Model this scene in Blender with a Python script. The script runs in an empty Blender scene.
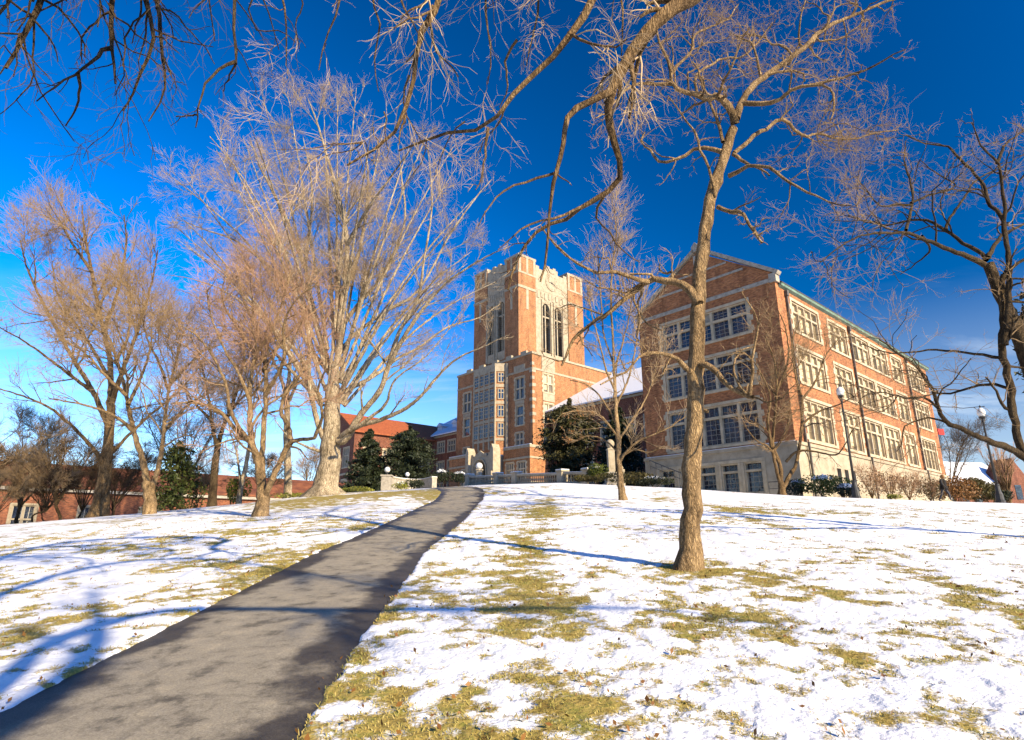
import bpy, math
import numpy as np
rng = np.random.default_rng(7)
S = bpy.context.scene
COL = S.collection
R = math.radians
SUN_AZ, SUN_EL = 136.5, 25.0       # compass angle from the view direction (clockwise), elevation

# ------------------------------------------------------------------ camera model
F = 600.0
PITCH = math.atan(170 / 600.0)
CP, SP = math.cos(PITCH), math.sin(PITCH)
EYE = 1.77


def at(px, py, d):
    """world point seen at a pixel of the photograph at forward distance d"""
    dx, dy = px - 512.0, py - 370.0
    h = F * CP + dy * SP
    return np.array([dx / h * d, d, EYE + (F * SP - dy * CP) / h * d])


def px_m(py, d):
    """metres per pixel at forward distance d and image row py"""
    return d / (F * CP + (py - 370.0) * SP)


# ------------------------------------------------------------------ noise
def _hash(ix, iy, seed):
    h = (ix * 374761393 + iy * 668265263 + seed * 974634777) & 0xFFFFFFFF
    h = ((h ^ (h >> 13)) * 1274126177) & 0xFFFFFFFF
    return ((h ^ (h >> 16)) & 0xFFFFFF) / float(0xFFFFFF)


def vnoise(x, y, seed=0):
    x0 = np.floor(x); y0 = np.floor(y)
    fx = x - x0; fy = y - y0
    fx = fx * fx * (3 - 2 * fx); fy = fy * fy * (3 - 2 * fy)
    ix = x0.astype(np.int64); iy = y0.astype(np.int64)
    a = _hash(ix, iy, seed); b = _hash(ix + 1, iy, seed); c = _hash(ix, iy + 1, seed); d = _hash(ix + 1, iy + 1, seed)
    return (a * (1 - fx) + b * fx) * (1 - fy) + (c * (1 - fx) + d * fx) * fy


def fbm(x, y, seed=0, octv=4):
    s = 0; a = 0.5; n = 0
    for i in range(octv):
        s = s + a * vnoise(x * 2 ** i + 17.3 * i, y * 2 ** i - 9.1 * i, seed + i); n += a; a *= 0.55
    return s / n


def sstep(a, b, x):
    t = np.clip((x - a) / (b - a), 0, 1)
    return t * t * (3 - 2 * t)


# ------------------------------------------------------------------ terrain
_pd = np.array([-60, -20, 0, 4.4, 7.8, 15.2, 19.1, 28, 39, 60.0])
_pz = np.array([-6.0, -2.3, 0, .52, .93, 1.77, 2.33, 3.45, 4.86, 7.2])
_ru = np.array([-1.2, -.83, -.59, -.43, -.315, -.05, .08, .27, .47, .83, 1.2])
_rr = np.array([.012, .023, .0425, .058, .072, .087, .0905, .082, .0665, .0575, .05])
_dr = np.array([.04, .035, .03, .03, .012, 0, 0, .004, .012, .02, .02])


def G(x, y):
    x = np.asarray(x, float); y = np.asarray(y, float)
    rho = np.hypot(x, y)
    xc = np.clip(x, -45, 45)
    near = np.interp(y, _pd, _pz) - .00153 * ((xc - 7) ** 2 - 100)
    near = near + .12 * (fbm(x * .12, y * .12, 5, 2) - .5) * sstep(3, 9, rho)
    a = np.clip(np.arctan2(x, y), -.87, .87)
    u = np.tan(a)
    rc = np.minimum(rho, 170) * np.cos(a)
    far = EYE + np.interp(u, _ru, _rr) * rc - np.interp(u, _ru, _dr) * np.clip(rc - 41, 0, 90)
    w = sstep(29, 43, rho)
    return near * (1 - w) + far * w


def g(x, y):
    return float(G(x, y))


def hitg(px, py):
    ds = np.linspace(2, 130, 2600)
    dx, dy = px - 512.0, py - 370.0
    h = F * CP + dy * SP
    z = EYE + (F * SP - dy * CP) / h * ds
    gz = G(dx / h * ds, ds)
    k = int(np.argmax(z < gz)) if (z < gz).any() else len(ds) - 1
    return np.array([dx / h * ds[k], ds[k], gz[k]])


def on(px, d):
    """ground point under image column px at forward distance d (column read near the ground line)"""
    h = F * CP + 125 * SP
    x = (px - 512.0) / h * d
    return np.array([x, d, g(x, d)])


# ------------------------------------------------------------------ objects
def tag(o, label=None, cat=None, group=None, kind=None):
    if label: o['label'] = label
    if cat: o['category'] = cat
    if group: o['group'] = group
    if kind: o['kind'] = kind
    return o


def empty(name, loc, label, cat, group=None, rz=0.0):
    o = bpy.data.objects.new(name, None); COL.objects.link(o)
    o.empty_display_size = .3
    o.location = tuple(float(v) for v in loc); o.rotation_euler = (0, 0, rz)
    return tag(o, label, cat, group)


def np_mesh(name, V, faces_list, mats=(), smooth=False, mat_idx=None, uv=None):
    """faces_list: list of int arrays (n,k)"""
    me = bpy.data.meshes.new(name)
    V = np.asarray(V, np.float32)
    loops = np.concatenate([f.ravel() for f in faces_list]).astype(np.int32)
    cnt = np.concatenate([np.full(len(f), f.shape[1], np.int32) for f in faces_list])
    st = np.concatenate([[0], np.cumsum(cnt)[:-1]]).astype(np.int32)
    me.vertices.add(len(V)); me.vertices.foreach_set('co', V.ravel())
    me.loops.add(len(loops)); me.loops.foreach_set('vertex_index', loops)
    me.polygons.add(len(cnt)); me.polygons.foreach_set('loop_start', st); me.polygons.foreach_set('loop_total', cnt)
    if mat_idx is not None: me.polygons.foreach_set('material_index', np.asarray(mat_idx, np.int32))
    me.polygons.foreach_set('use_smooth', np.full(len(cnt), smooth))
    for m in mats: me.materials.append(m)
    if uv is not None:
        l = me.uv_layers.new(name='UVMap'); l.data.foreach_set('uv', np.asarray(uv, np.float32).ravel())
    me.update(calc_edges=True); me.validate()
    return me


def link(name, me, parent=None):
    o = bpy.data.objects.new(name, me); COL.objects.link(o)
    if parent is not None: o.parent = parent
    return o


class MB:
    """collects boxes, quads and polygons; build() makes one mesh with metre-scaled box UVs"""
    def __init__(s): s.v = []; s.f = []

    def poly(s, pts):
        n = len(s.v); s.v += [tuple(map(float, p)) for p in pts]; s.f.append(tuple(range(n, n + len(pts))))

    def box(s, x0, x1, y0, y1, z0, z1):
        x0, x1 = min(x0, x1), max(x0, x1); y0, y1 = min(y0, y1), max(y0, y1); z0, z1 = min(z0, z1), max(z0, z1)
        n = len(s.v)
        s.v += [(x0, y0, z0), (x1, y0, z0), (x1, y1, z0), (x0, y1, z0), (x0, y0, z1), (x1, y0, z1), (x1, y1, z1), (x0, y1, z1)]
        for q in ((0, 3, 2, 1), (4, 5, 6, 7), (0, 1, 5, 4), (1, 2, 6, 5), (2, 3, 7, 6), (3, 0, 4, 7)): s.f.append(tuple(n + i for i in q))

    def prism(s, poly, axis, a0, a1):
        """poly: 2D outline; axis 'x','y','z' extruded from a0 to a1"""
        def mk(p, a):
            return {'x': (a, p[0], p[1]), 'y': (p[0], a, p[1]), 'z': (p[0], p[1], a)}[axis]
        n = len(s.v); k = len(poly)
        s.v += [mk(p, a0) for p in poly] + [mk(p, a1) for p in poly]
        s.f.append(tuple(n + i for i in range(k))[::-1]); s.f.append(tuple(n + k + i for i in range(k)))
        for i in range(k):
            j = (i + 1) % k; s.f.append((n + i, n + j, n + k + j, n + k + i))

    def lathe(s, prof, cx, cy, cz, seg=12):
        n = len(s.v); k = len(prof)
        for r, z in prof:
            for i in range(seg):
                a = 2 * math.pi * i / seg; s.v.append((cx + r * math.cos(a), cy + r * math.sin(a), cz + z))
        for j in range(k - 1):
            for i in range(seg):
                i2 = (i + 1) % seg
                s.f.append((n + j * seg + i, n + j * seg + i2, n + (j + 1) * seg + i2, n + (j + 1) * seg + i))
        s.f.append(tuple(n + i for i in range(seg))[::-1]); s.f.append(tuple(n + (k - 1) * seg + i for i in range(seg)))

    def bar(s, a, b, w, h=None):
        a = np.array(a, float); b = np.array(b, float); h = h or w
        d = (b - a) / np.linalg.norm(b - a)
        r = np.array([0, 0, 1.0]) if abs(d[2]) < .9 else np.array([1.0, 0, 0])
        p = np.cross(d, r); p /= np.linalg.norm(p); q = np.cross(d, p)
        n = len(s.v)
        for c in (a, b):
            for i, j in ((-1, -1), (1, -1), (1, 1), (-1, 1)): s.v.append(tuple(c + p * i * w / 2 + q * j * h / 2))
        for qd in ((0, 1, 2, 3), (7, 6, 5, 4), (0, 4, 5, 1), (1, 5, 6, 2), (2, 6, 7, 3), (3, 7, 4, 0)): s.f.append(tuple(n + i for i in qd))

    def build(s, name, mat, parent=None, smooth=False, label=None):
        me = bpy.data.meshes.new(name); me.from_pydata(s.v, [], s.f)
        me.materials.append(mat)
        uvl = me.uv_layers.new(name='UVMap')
        for p in me.polygons:
            nx, ny, nz = (abs(c) for c in p.normal)
            p.use_smooth = smooth
            for li in p.loop_indices:
                c = me.vertices[me.loops[li].vertex_index].co
                if nz > .75 and nz >= max(nx, ny): uvl.data[li].uv = (c.x, c.y)
                elif nx > ny: uvl.data[li].uv = (c.y, c.z)
                else: uvl.data[li].uv = (c.x, c.z)
        o = link(name, me, parent)
        if label: o['label'] = label
        return o


# ------------------------------------------------------------------ materials
def new_mat(name):
    m = bpy.data.materials.new(name); m.use_nodes = True
    nt = m.node_tree; b = nt.nodes['Principled BSDF']
    return m, nt, b


def N(nt, t, **kw):
    n = nt.nodes.new(t)
    for k, v in kw.items():
        if k.startswith('i_'): n.inputs[int(k[2:]) if k[2:].isdigit() else k[2:].replace('_', ' ')].default_value = v
        else: setattr(n, k, v)
    return n


AK = .73       # every reflectance, lit by a brighter exposed sun


def ramp(nt, stops, k=1.0):
    stops = [(p, tuple(k * v for v in c[:3])) for p, c in stops]
    r = nt.nodes.new('ShaderNodeValToRGB'); e = r.color_ramp.elements
    while len(e) < len(stops): e.new(.5)
    for el, (p, c) in zip(e, stops):
        el.position = p; el.color = (*c, 1) if len(c) == 3 else c
    return r


def coords(nt, kind='Object'):
    return nt.nodes.new('ShaderNodeTexCoord').outputs[kind]


def noisy(name, stops, scale=3, detail=6, rough=.8, bump=.0, bscale=None, dist=.05, kind='Object', stretch=None, spec=.3):
    m, nt, b = new_mat(name)
    co = coords(nt, kind)
    if stretch:
        mp = N(nt, 'ShaderNodeMapping'); mp.inputs['Scale'].default_value = stretch; nt.links.new(co, mp.inputs[0]); co = mp.outputs[0]
    n = N(nt, 'ShaderNodeTexNoise'); n.inputs['Scale'].default_value = scale; n.inputs['Detail'].default_value = detail; n.inputs['Roughness'].default_value = .65
    nt.links.new(co, n.inputs['Vector'])
    r = ramp(nt, stops, AK); nt.links.new(n.outputs['Fac'], r.inputs[0]); nt.links.new(r.outputs[0], b.inputs['Base Color'])
    b.inputs['Roughness'].default_value = rough; b.inputs['Specular IOR Level'].default_value = spec
    if bump:
        n2 = N(nt, 'ShaderNodeTexNoise'); n2.inputs['Scale'].default_value = bscale or scale * 4; n2.inputs['Detail'].default_value = 5
        nt.links.new(co, n2.inputs['Vector'])
        bp = N(nt, 'ShaderNodeBump'); bp.inputs['Strength'].default_value = bump; bp.inputs['Distance'].default_value = dist
        nt.links.new(n2.outputs['Fac'], bp.inputs['Height']); nt.links.new(bp.outputs[0], b.inputs['Normal'])
    return m


def brick_mat(name, c1, c2, mortar, stain=.35):
    m, nt, b = new_mat(name)
    uv = coords(nt, 'UV')
    br = N(nt, 'ShaderNodeTexBrick')
    for k, v in (('Color1', (*[AK * v for v in c1], 1)), ('Color2', (*[AK * v for v in c2], 1)), ('Mortar', (*[AK * v for v in mortar], 1)), ('Scale', 1.0), ('Mortar Size', .006), ('Bias', 0.0), ('Brick Width', .24), ('Row Height', .085)):
        br.inputs[k].default_value = v
    nt.links.new(uv, br.inputs['Vector'])
    n = N(nt, 'ShaderNodeTexNoise'); n.inputs['Scale'].default_value = .9; n.inputs['Detail'].default_value = 8; n.inputs['Roughness'].default_value = .75
    nt.links.new(uv, n.inputs['Vector'])
    r = ramp(nt, [(.3, (.62, .58, .58)), (.7, (1.2, 1.12, 1.05))]); nt.links.new(n.outputs['Fac'], r.inputs[0])
    # single darker and paler bricks
    n3 = N(nt, 'ShaderNodeTexNoise'); n3.inputs['Scale'].default_value = 1.0; n3.inputs['Detail'].default_value = 0
    mp = N(nt, 'ShaderNodeMapping'); mp.inputs['Scale'].default_value = (3.2, 9.0, 1); nt.links.new(uv, mp.inputs[0]); nt.links.new(mp.outputs[0], n3.inputs['Vector'])
    r3 = ramp(nt, [(.3, (.7, .66, .66)), (.5, (1, 1, 1)), (.7, (1.3, 1.25, 1.2))]); nt.links.new(n3.outputs['Fac'], r3.inputs[0])
    mx = N(nt, 'ShaderNodeMix', data_type='RGBA', blend_type='MULTIPLY'); mx.inputs[0].default_value = 1
    nt.links.new(br.outputs['Color'], mx.inputs[6]); nt.links.new(r.outputs[0], mx.inputs[7])
    mx2 = N(nt, 'ShaderNodeMix', data_type='RGBA', blend_type='MULTIPLY'); mx2.inputs[0].default_value = .8
    nt.links.new(mx.outputs[2], mx2.inputs[6]); nt.links.new(r3.outputs[0], mx2.inputs[7])
    n4 = N(nt, 'ShaderNodeTexNoise'); n4.inputs['Scale'].default_value = 1.0; n4.inputs['Detail'].default_value = 7; n4.inputs['Roughness'].default_value = .7
    mp4 = N(nt, 'ShaderNodeMapping'); mp4.inputs['Scale'].default_value = (.9, .14, 1); nt.links.new(uv, mp4.inputs[0]); nt.links.new(mp4.outputs[0], n4.inputs['Vector'])
    r4 = ramp(nt, [(.32, (.6, .58, .57)), (.52, (1, 1, 1)), (.7, (1.12, 1.12, 1.1))]); nt.links.new(n4.outputs['Fac'], r4.inputs[0])
    mx3 = N(nt, 'ShaderNodeMix', data_type='RGBA', blend_type='MULTIPLY'); mx3.inputs[0].default_value = 1; nt.links.new(mx2.outputs[2], mx3.inputs[6]); nt.links.new(r4.outputs[0], mx3.inputs[7])
    nt.links.new(mx3.outputs[2], b.inputs['Base Color'])
    b.inputs['Roughness'].default_value = .85; b.inputs['Specular IOR Level'].default_value = .25
    return m


def glass_mat(name, col, rough=.06, spec=.7):
    m, nt, b = new_mat(name)
    n = N(nt, 'ShaderNodeTexNoise'); n.inputs['Scale'].default_value = .8; n.inputs['Detail'].default_value = 2
    nt.links.new(coords(nt), n.inputs['Vector'])
    r = ramp(nt, [(.35, tuple(c * .6 for c in col)), (.65, tuple(c * 1.4 for c in col))]); nt.links.new(n.outputs['Fac'], r.inputs[0])
    nt.links.new(r.outputs[0], b.inputs['Base Color'])
    b.inputs['Roughness'].default_value = rough; b.inputs['Specular IOR Level'].default_value = spec; b.inputs['IOR'].default_value = 1.6
    n2 = N(nt, 'ShaderNodeTexNoise'); n2.inputs['Scale'].default_value = 1.6
    nt.links.new(coords(nt), n2.inputs['Vector'])
    bp = N(nt, 'ShaderNodeBump'); bp.inputs['Strength'].default_value = .06; bp.inputs['Distance'].default_value = .3
    nt.links.new(n2.outputs['Fac'], bp.inputs['Height']); nt.links.new(bp.outputs[0], b.inputs['Normal'])
    return m


def bark_mat(name, dark, light, scale=5, bump=.8):
    m, nt, b = new_mat(name); co = coords(nt)
    mp = N(nt, 'ShaderNodeMapping'); mp.inputs['Scale'].default_value = (1, 1, .26); nt.links.new(co, mp.inputs[0])
    fur = N(nt, 'ShaderNodeTexVoronoi', feature='DISTANCE_TO_EDGE'); fur.inputs['Scale'].default_value = scale * 3.6
    wn = N(nt, 'ShaderNodeTexNoise'); wn.inputs['Scale'].default_value = scale * 2; wn.inputs['Detail'].default_value = 6; nt.links.new(mp.outputs[0], wn.inputs['Vector'])
    wv = N(nt, 'ShaderNodeMix', data_type='RGBA', blend_type='ADD'); wv.inputs[0].default_value = .25; nt.links.new(mp.outputs[0], wv.inputs[6]); nt.links.new(wn.outputs['Color'], wv.inputs[7]); nt.links.new(wv.outputs[2], fur.inputs['Vector'])
    n1 = N(nt, 'ShaderNodeTexNoise'); n1.inputs['Scale'].default_value = scale; n1.inputs['Detail'].default_value = 10; n1.inputs['Roughness'].default_value = .78; nt.links.new(mp.outputs[0], n1.inputs['Vector'])
    r1 = ramp(nt, [(.36, dark), (.5, tuple(a * .35 + c * .65 for a, c in zip(dark, light))), (.64, light)], AK); nt.links.new(n1.outputs['Fac'], r1.inputs[0])
    rf_ = ramp(nt, [(.0, (.28, .26, .25)), (.12, (.85, .84, .83)), (.3, (1.1, 1.1, 1.1))]); nt.links.new(fur.outputs['Distance'], rf_.inputs[0])
    n2 = N(nt, 'ShaderNodeTexNoise'); n2.inputs['Scale'].default_value = 1.1; n2.inputs['Detail'].default_value = 5; n2.inputs['Roughness'].default_value = .7; nt.links.new(co, n2.inputs['Vector'])
    r2_ = ramp(nt, [(.34, (.5, .5, .48)), (.5, (1, 1, 1)), (.66, (1.18, 1.22, 1.2))]); nt.links.new(n2.outputs['Fac'], r2_.inputs[0])
    a1 = N(nt, 'ShaderNodeMix', data_type='RGBA', blend_type='MULTIPLY'); a1.inputs[0].default_value = .85; nt.links.new(r1.outputs[0], a1.inputs[6]); nt.links.new(rf_.outputs[0], a1.inputs[7])
    a2 = N(nt, 'ShaderNodeMix', data_type='RGBA', blend_type='MULTIPLY'); a2.inputs[0].default_value = 1; nt.links.new(a1.outputs[2], a2.inputs[6]); nt.links.new(r2_.outputs[0], a2.inputs[7])
    nt.links.new(a2.outputs[2], b.inputs['Base Color']); b.inputs['Roughness'].default_value = .92; b.inputs['Specular IOR Level'].default_value = .12
    hm_ = N(nt, 'ShaderNodeMath', operation='MULTIPLY_ADD'); hm_.inputs[1].default_value = 1.5; nt.links.new(fur.outputs['Distance'], hm_.inputs[0]); nt.links.new(n1.outputs['Fac'], hm_.inputs[2])
    bp = N(nt, 'ShaderNodeBump'); bp.inputs['Strength'].default_value = bump; bp.inputs['Distance'].default_value = .06; nt.links.new(hm_.outputs[0], bp.inputs['Height']); nt.links.new(bp.outputs[0], b.inputs['Normal'])
    return m


def bark_plain(name, dark, light, scale=5, bump=.8):
    return noisy(name, [(.34, dark), (.5, tuple(a * .4 + b * .6 for a, b in zip(dark, light))), (.62, light)], scale=scale, detail=9, rough=.9, bump=bump, bscale=scale * 3.2, dist=.04, stretch=(1, 1, .28), spec=.15)


M = {}
M['brick'] = brick_mat('red_brick', (.51, .222, .080), (.345, .132, .050), (.36, .27, .19))
M['brick_tower'] = brick_mat('tower_brick', (.51, .248, .102), (.355, .148, .060), (.38, .30, .2))
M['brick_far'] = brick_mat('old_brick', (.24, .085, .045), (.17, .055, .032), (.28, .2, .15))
M['stone'] = noisy('limestone', [(.25, (.27, .22, .145)), (.5, (.42, .355, .25)), (.75, (.52, .45, .33))], scale=1.6, detail=8, rough=.85, bump=.3, bscale=12)
M['stone_tan'] = noisy('weathered_stone', [(.25, (.33, .27, .17)), (.5, (.53, .44, .30)), (.75, (.66, .56, .39))], scale=1.8, detail=8, rough=.88, bump=.3, bscale=12)
M['stone_rough'] = noisy('rough_stone', [(.25, (.2, .18, .15)), (.5, (.4, .36, .29)), (.75, (.52, .47, .38))], scale=3.0, detail=8, rough=.9, bump=.6, bscale=7)
M['glass'] = glass_mat('window_glass', (.012, .018, .035))
M['glass_tan'] = glass_mat('window_glass_dim', (.16, .125, .075), rough=.12, spec=.5)
M['blind'] = noisy('window_blind', [(.3, (.58, .46, .28)), (.7, (.74, .61, .39))], scale=1.2, rough=.7)
M['muntin'] = noisy('leaded_bar', [(.3, (.3, .27, .22)), (.7, (.42, .39, .32))], scale=3, rough=.6)
M['muntin_dark'] = noisy('dark_bar', [(.3, (.24, .19, .12)), (.7, (.34, .285, .19))], scale=3, rough=.6)
M['copper'] = noisy('green_copper', [(.3, (.10, .16, .115)), (.6, (.22, .33, .25)), (.8, (.32, .40, .32))], scale=2.5, rough=.6)
M['lead'] = noisy('grey_metal', [(.3, (.08, .07, .06)), (.7, (.16, .14, .11))], scale=4, rough=.55)
M['slate'] = noisy('slate', [(.3, (.05, .045, .045)), (.7, (.1, .09, .085))], scale=6, rough=.7)
M['tile'] = noisy('red_tile', [(.3, (.24, .06, .025)), (.55, (.36, .1, .035)), (.75, (.45, .14, .05))], scale=2.2, rough=.8, bump=.4, bscale=9)
M['tile_old'] = noisy('weathered_tile', [(.3, (.10, .035, .02)), (.5, (.2, .07, .035)), (.7, (.32, .12, .05))], scale=.7, rough=.85, bump=.4, bscale=9)
M['brick_low'] = brick_mat('brown_brick', (.30, .105, .045), (.17, .06, .032), (.26, .18, .12))
M['snow'] = noisy('snow_cover', [(.3, (.76, .79, .84)), (.7, (.86, .87, .89))], scale=3, rough=.7, bump=.3, bscale=5)
M['iron'] = noisy('black_iron', [(.3, (.012, .012, .013)), (.7, (.03, .028, .026))], scale=6, rough=.5, spec=.5)
M['globe'] = noisy('milk_glass', [(.3, (.72, .72, .7)), (.7, (.85, .85, .82))], scale=3, rough=.25, spec=.5)
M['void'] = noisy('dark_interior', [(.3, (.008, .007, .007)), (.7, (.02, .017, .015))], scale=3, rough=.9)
M['red'] = noisy('red_cloth', [(.3, (.5, .02, .02)), (.7, (.6, .04, .03))], scale=3, rough=.7)
M['door'] = noisy('dark_door', [(.3, (.03, .02, .015)), (.7, (.07, .045, .03))], scale=3, rough=.6)

M['bark_tan'] = bark_mat('tan_bark', (.14, .09, .045), (.66, .45, .23), 6, .9)
M['bark_pale'] = bark_mat('pale_bark', (.19, .145, .09), (.64, .52, .35), 3.2, .9)
M['bark_brown'] = bark_mat('brown_bark', (.08, .048, .022), (.33, .215, .105), 5)
M['bark_dark'] = bark_mat('dark_bark', (.03, .02, .012), (.16, .112, .06), 7)
M['twig_pale'] = noisy('pale_twig', [(.3, (.29, .205, .12)), (.7, (.52, .385, .235))], scale=1.2, rough=.85, spec=.15)
M['twig_bright'] = noisy('cream_twig', [(.3, (.40, .29, .17)), (.7, (.66, .5, .31))], scale=1.2, rough=.85, spec=.15)
M['twig_pink'] = noisy('pinkish_twig', [(.3, (.30, .17, .095)), (.7, (.56, .35, .21))], scale=.6, rough=.85, spec=.15)
M['twig_tan'] = noisy('tan_twig', [(.3, (.23, .15, .075)), (.7, (.45, .31, .165))], scale=1.2, rough=.85, spec=.15)
M['twig_dark'] = noisy('dark_twig', [(.3, (.055, .036, .02)), (.7, (.15, .10, .055))], scale=1.2, rough=.85, spec=.15)


def leaf_mat(name, a, b_, c, rough=.55):
    m, nt, b = new_mat(name)
    n = N(nt, 'ShaderNodeTexNoise'); n.inputs['Scale'].default_value = 2.2; n.inputs['Detail'].default_value = 4
    nt.links.new(coords(nt), n.inputs['Vector'])
    r = ramp(nt, [(.3, a), (.52, b_), (.75, c)], AK); nt.links.new(n.outputs['Fac'], r.inputs[0])
    nt.links.new(r.outputs[0], b.inputs['Base Color']); b.inputs['Roughness'].default_value = rough; b.inputs['Specular IOR Level'].default_value = .25
    return m


M['leaf_dark'] = leaf_mat('conifer_needles', (.012, .019, .009), (.024, .034, .013), (.055, .060, .020))
M['leaf_holly'] = leaf_mat('holly_leaves', (.018, .03, .007), (.045, .06, .012), (.10, .105, .022))
M['leaf_magnolia'] = leaf_mat('bronze_green_leaves', (.02, .025, .008), (.052, .050, .014), (.115, .088, .026))
M['leaf_box'] = leaf_mat('boxwood_leaves', (.05, .07, .008), (.10, .12, .015), (.16, .17, .03))
M['leaf_olive'] = leaf_mat('olive_leaves', (.045, .04, .01), (.09, .075, .018), (.13, .1, .03))
M['leaf_rust'] = leaf_mat('rusty_leaves', (.11, .05, .015), (.22, .10, .025), (.3, .16, .05))
M['leaf_brown'] = leaf_mat('dry_leaves', (.1, .055, .025), (.2, .11, .045), (.3, .19, .09))
M['leaf_yellow'] = leaf_mat('yellow_green_leaves', (.13, .15, .015), (.24, .24, .03), (.33, .29, .05))

# ------------------------------------------------------------------ trees
def norm(v): return v / np.maximum(np.linalg.norm(v, axis=-1, keepdims=True), 1e-9)


def catmull(P, n):
    P = np.asarray(P, float)
    if len(P) == 2:
        t = np.linspace(0, 1, n)[:, None]; return P[0] * (1 - t) + P[1] * t
    Q = np.vstack([2 * P[0] - P[1], P, 2 * P[-1] - P[-2]])
    s = np.concatenate([[0], np.cumsum(np.linalg.norm(np.diff(P[:, :3], axis=0), axis=1))]); s /= s[-1]
    out = []
    for t in np.linspace(0, 1, n):
        k = min(int(np.searchsorted(s, t, side='right')) - 1, len(P) - 2); k = max(k, 0)
        u = (t - s[k]) / max(s[k + 1] - s[k], 1e-9)
        a, b, c, d = Q[k], Q[k + 1], Q[k + 2], Q[k + 3]
        out.append(.5 * (2 * b + (c - a) * u + (2 * a - 5 * b + 4 * c - d) * u * u + (3 * b - a - 3 * c + d) * u ** 3))
    return np.array(out)


def tubes(P, r, sides, rough=0.0):
    """P (n,k,3), r (n,k) -> verts, quads"""
    n, k, _ = P.shape
    T = np.empty_like(P); T[:, 1:-1] = P[:, 2:] - P[:, :-2]; T[:, 0] = P[:, 1] - P[:, 0]; T[:, -1] = P[:, -1] - P[:, -2]
    T = norm(T)
    ov = norm(P[:, -1] - P[:, 0])
    ref = np.where(np.abs(ov[:, 2:3]) < .8, np.array([[0, 0, 1.0]]), np.array([[1.0, 0, 0]]))[:, None, :]
    A = norm(np.cross(T, np.broadcast_to(ref, T.shape))); B = np.cross(T, A)
    ang = np.arange(sides) * 2 * np.pi / sides
    rr = r[:, :, None]
    if rough: rr = rr * (1 + rough * (rng.random((n, k, sides)) - .5))
    else: rr = np.repeat(rr, sides, axis=2)
    V = P[:, :, None, :] + rr[..., None] * (np.cos(ang)[None, None, :, None] * A[:, :, None, :] + np.sin(ang)[None, None, :, None] * B[:, :, None, :])
    idx = np.arange(n * k * sides).reshape(n, k, sides)
    a = idx[:, :-1, :]; b = np.roll(idx, -1, axis=2)[:, :-1, :]; c = np.roll(idx, -1, axis=2)[:, 1:, :]; d = idx[:, 1:, :]
    Q = np.stack([a, b, c, d], -1).reshape(-1, 4)
    return V.reshape(-1, 3), Q


def spawn(P, r, total, lev):
    """total children spread over the parents by length"""
    n, k, _ = P.shape
    seg = np.linalg.norm(np.diff(P, axis=1), axis=2); L = seg.sum(1)
    w = L ** lev.get('lpow', 1.0); w = w / w.sum()
    par = rng.choice(n, total, p=w)
    t = lev.get('t0', .25) + (1 - lev.get('t0', .25)) * rng.random(total) ** lev.get('tpow', .8)
    x = t * (k - 1); i = np.minimum(x.astype(int), k - 2); fr = (x - i)[:, None]
    base = P[par, i] * (1 - fr) + P[par, i + 1] * fr
    tan = norm(P[par, i + 1] - P[par, i])
    rp = r[par, i] * (1 - fr[:, 0]) + r[par, i + 1] * fr[:, 0]
    q = rng.normal(size=(total, 3)); q[:, 2] += lev.get('pup', .0)
    q = norm(q - (q * tan).sum(1, keepdims=True) * tan)
    an = np.radians(lev.get('ang', 45) + lev.get('angj', 12) * rng.normal(size=total))[:, None]
    d = norm(np.cos(an) * tan + np.sin(an) * q)
    ln = lev['len'] * (.45 + .75 * rng.random(total)) * (1.15 - lev.get('tl', .55) * t)
    if lev.get('rel', 0): ln = ln * np.clip(L[par] / L.mean(), .35, 1.5)
    rad = np.clip(rp * lev.get('rf', .6), lev['rmin'], lev.get('rmax', 9))
    ks = lev.get('k', 4)
    pts = np.empty((total, ks + 1, 3)); pts[:, 0] = base
    for s in range(ks):
        d = d + lev.get('wig', .2) * rng.normal(size=(total, 3)); d[:, 2] += lev.get('up', .05)
        d = norm(d); pts[:, s + 1] = pts[:, s] + d * (ln / ks)[:, None]
    tt = np.linspace(0, 1, ks + 1)[None, :]
    rr = rad[:, None] * (1 - (1 - lev.get('tip', .35)) * tt)
    return pts, np.maximum(rr, lev['rmin'] * .6)


WS = .80      # traced outlines read a little fat in the photograph


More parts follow.
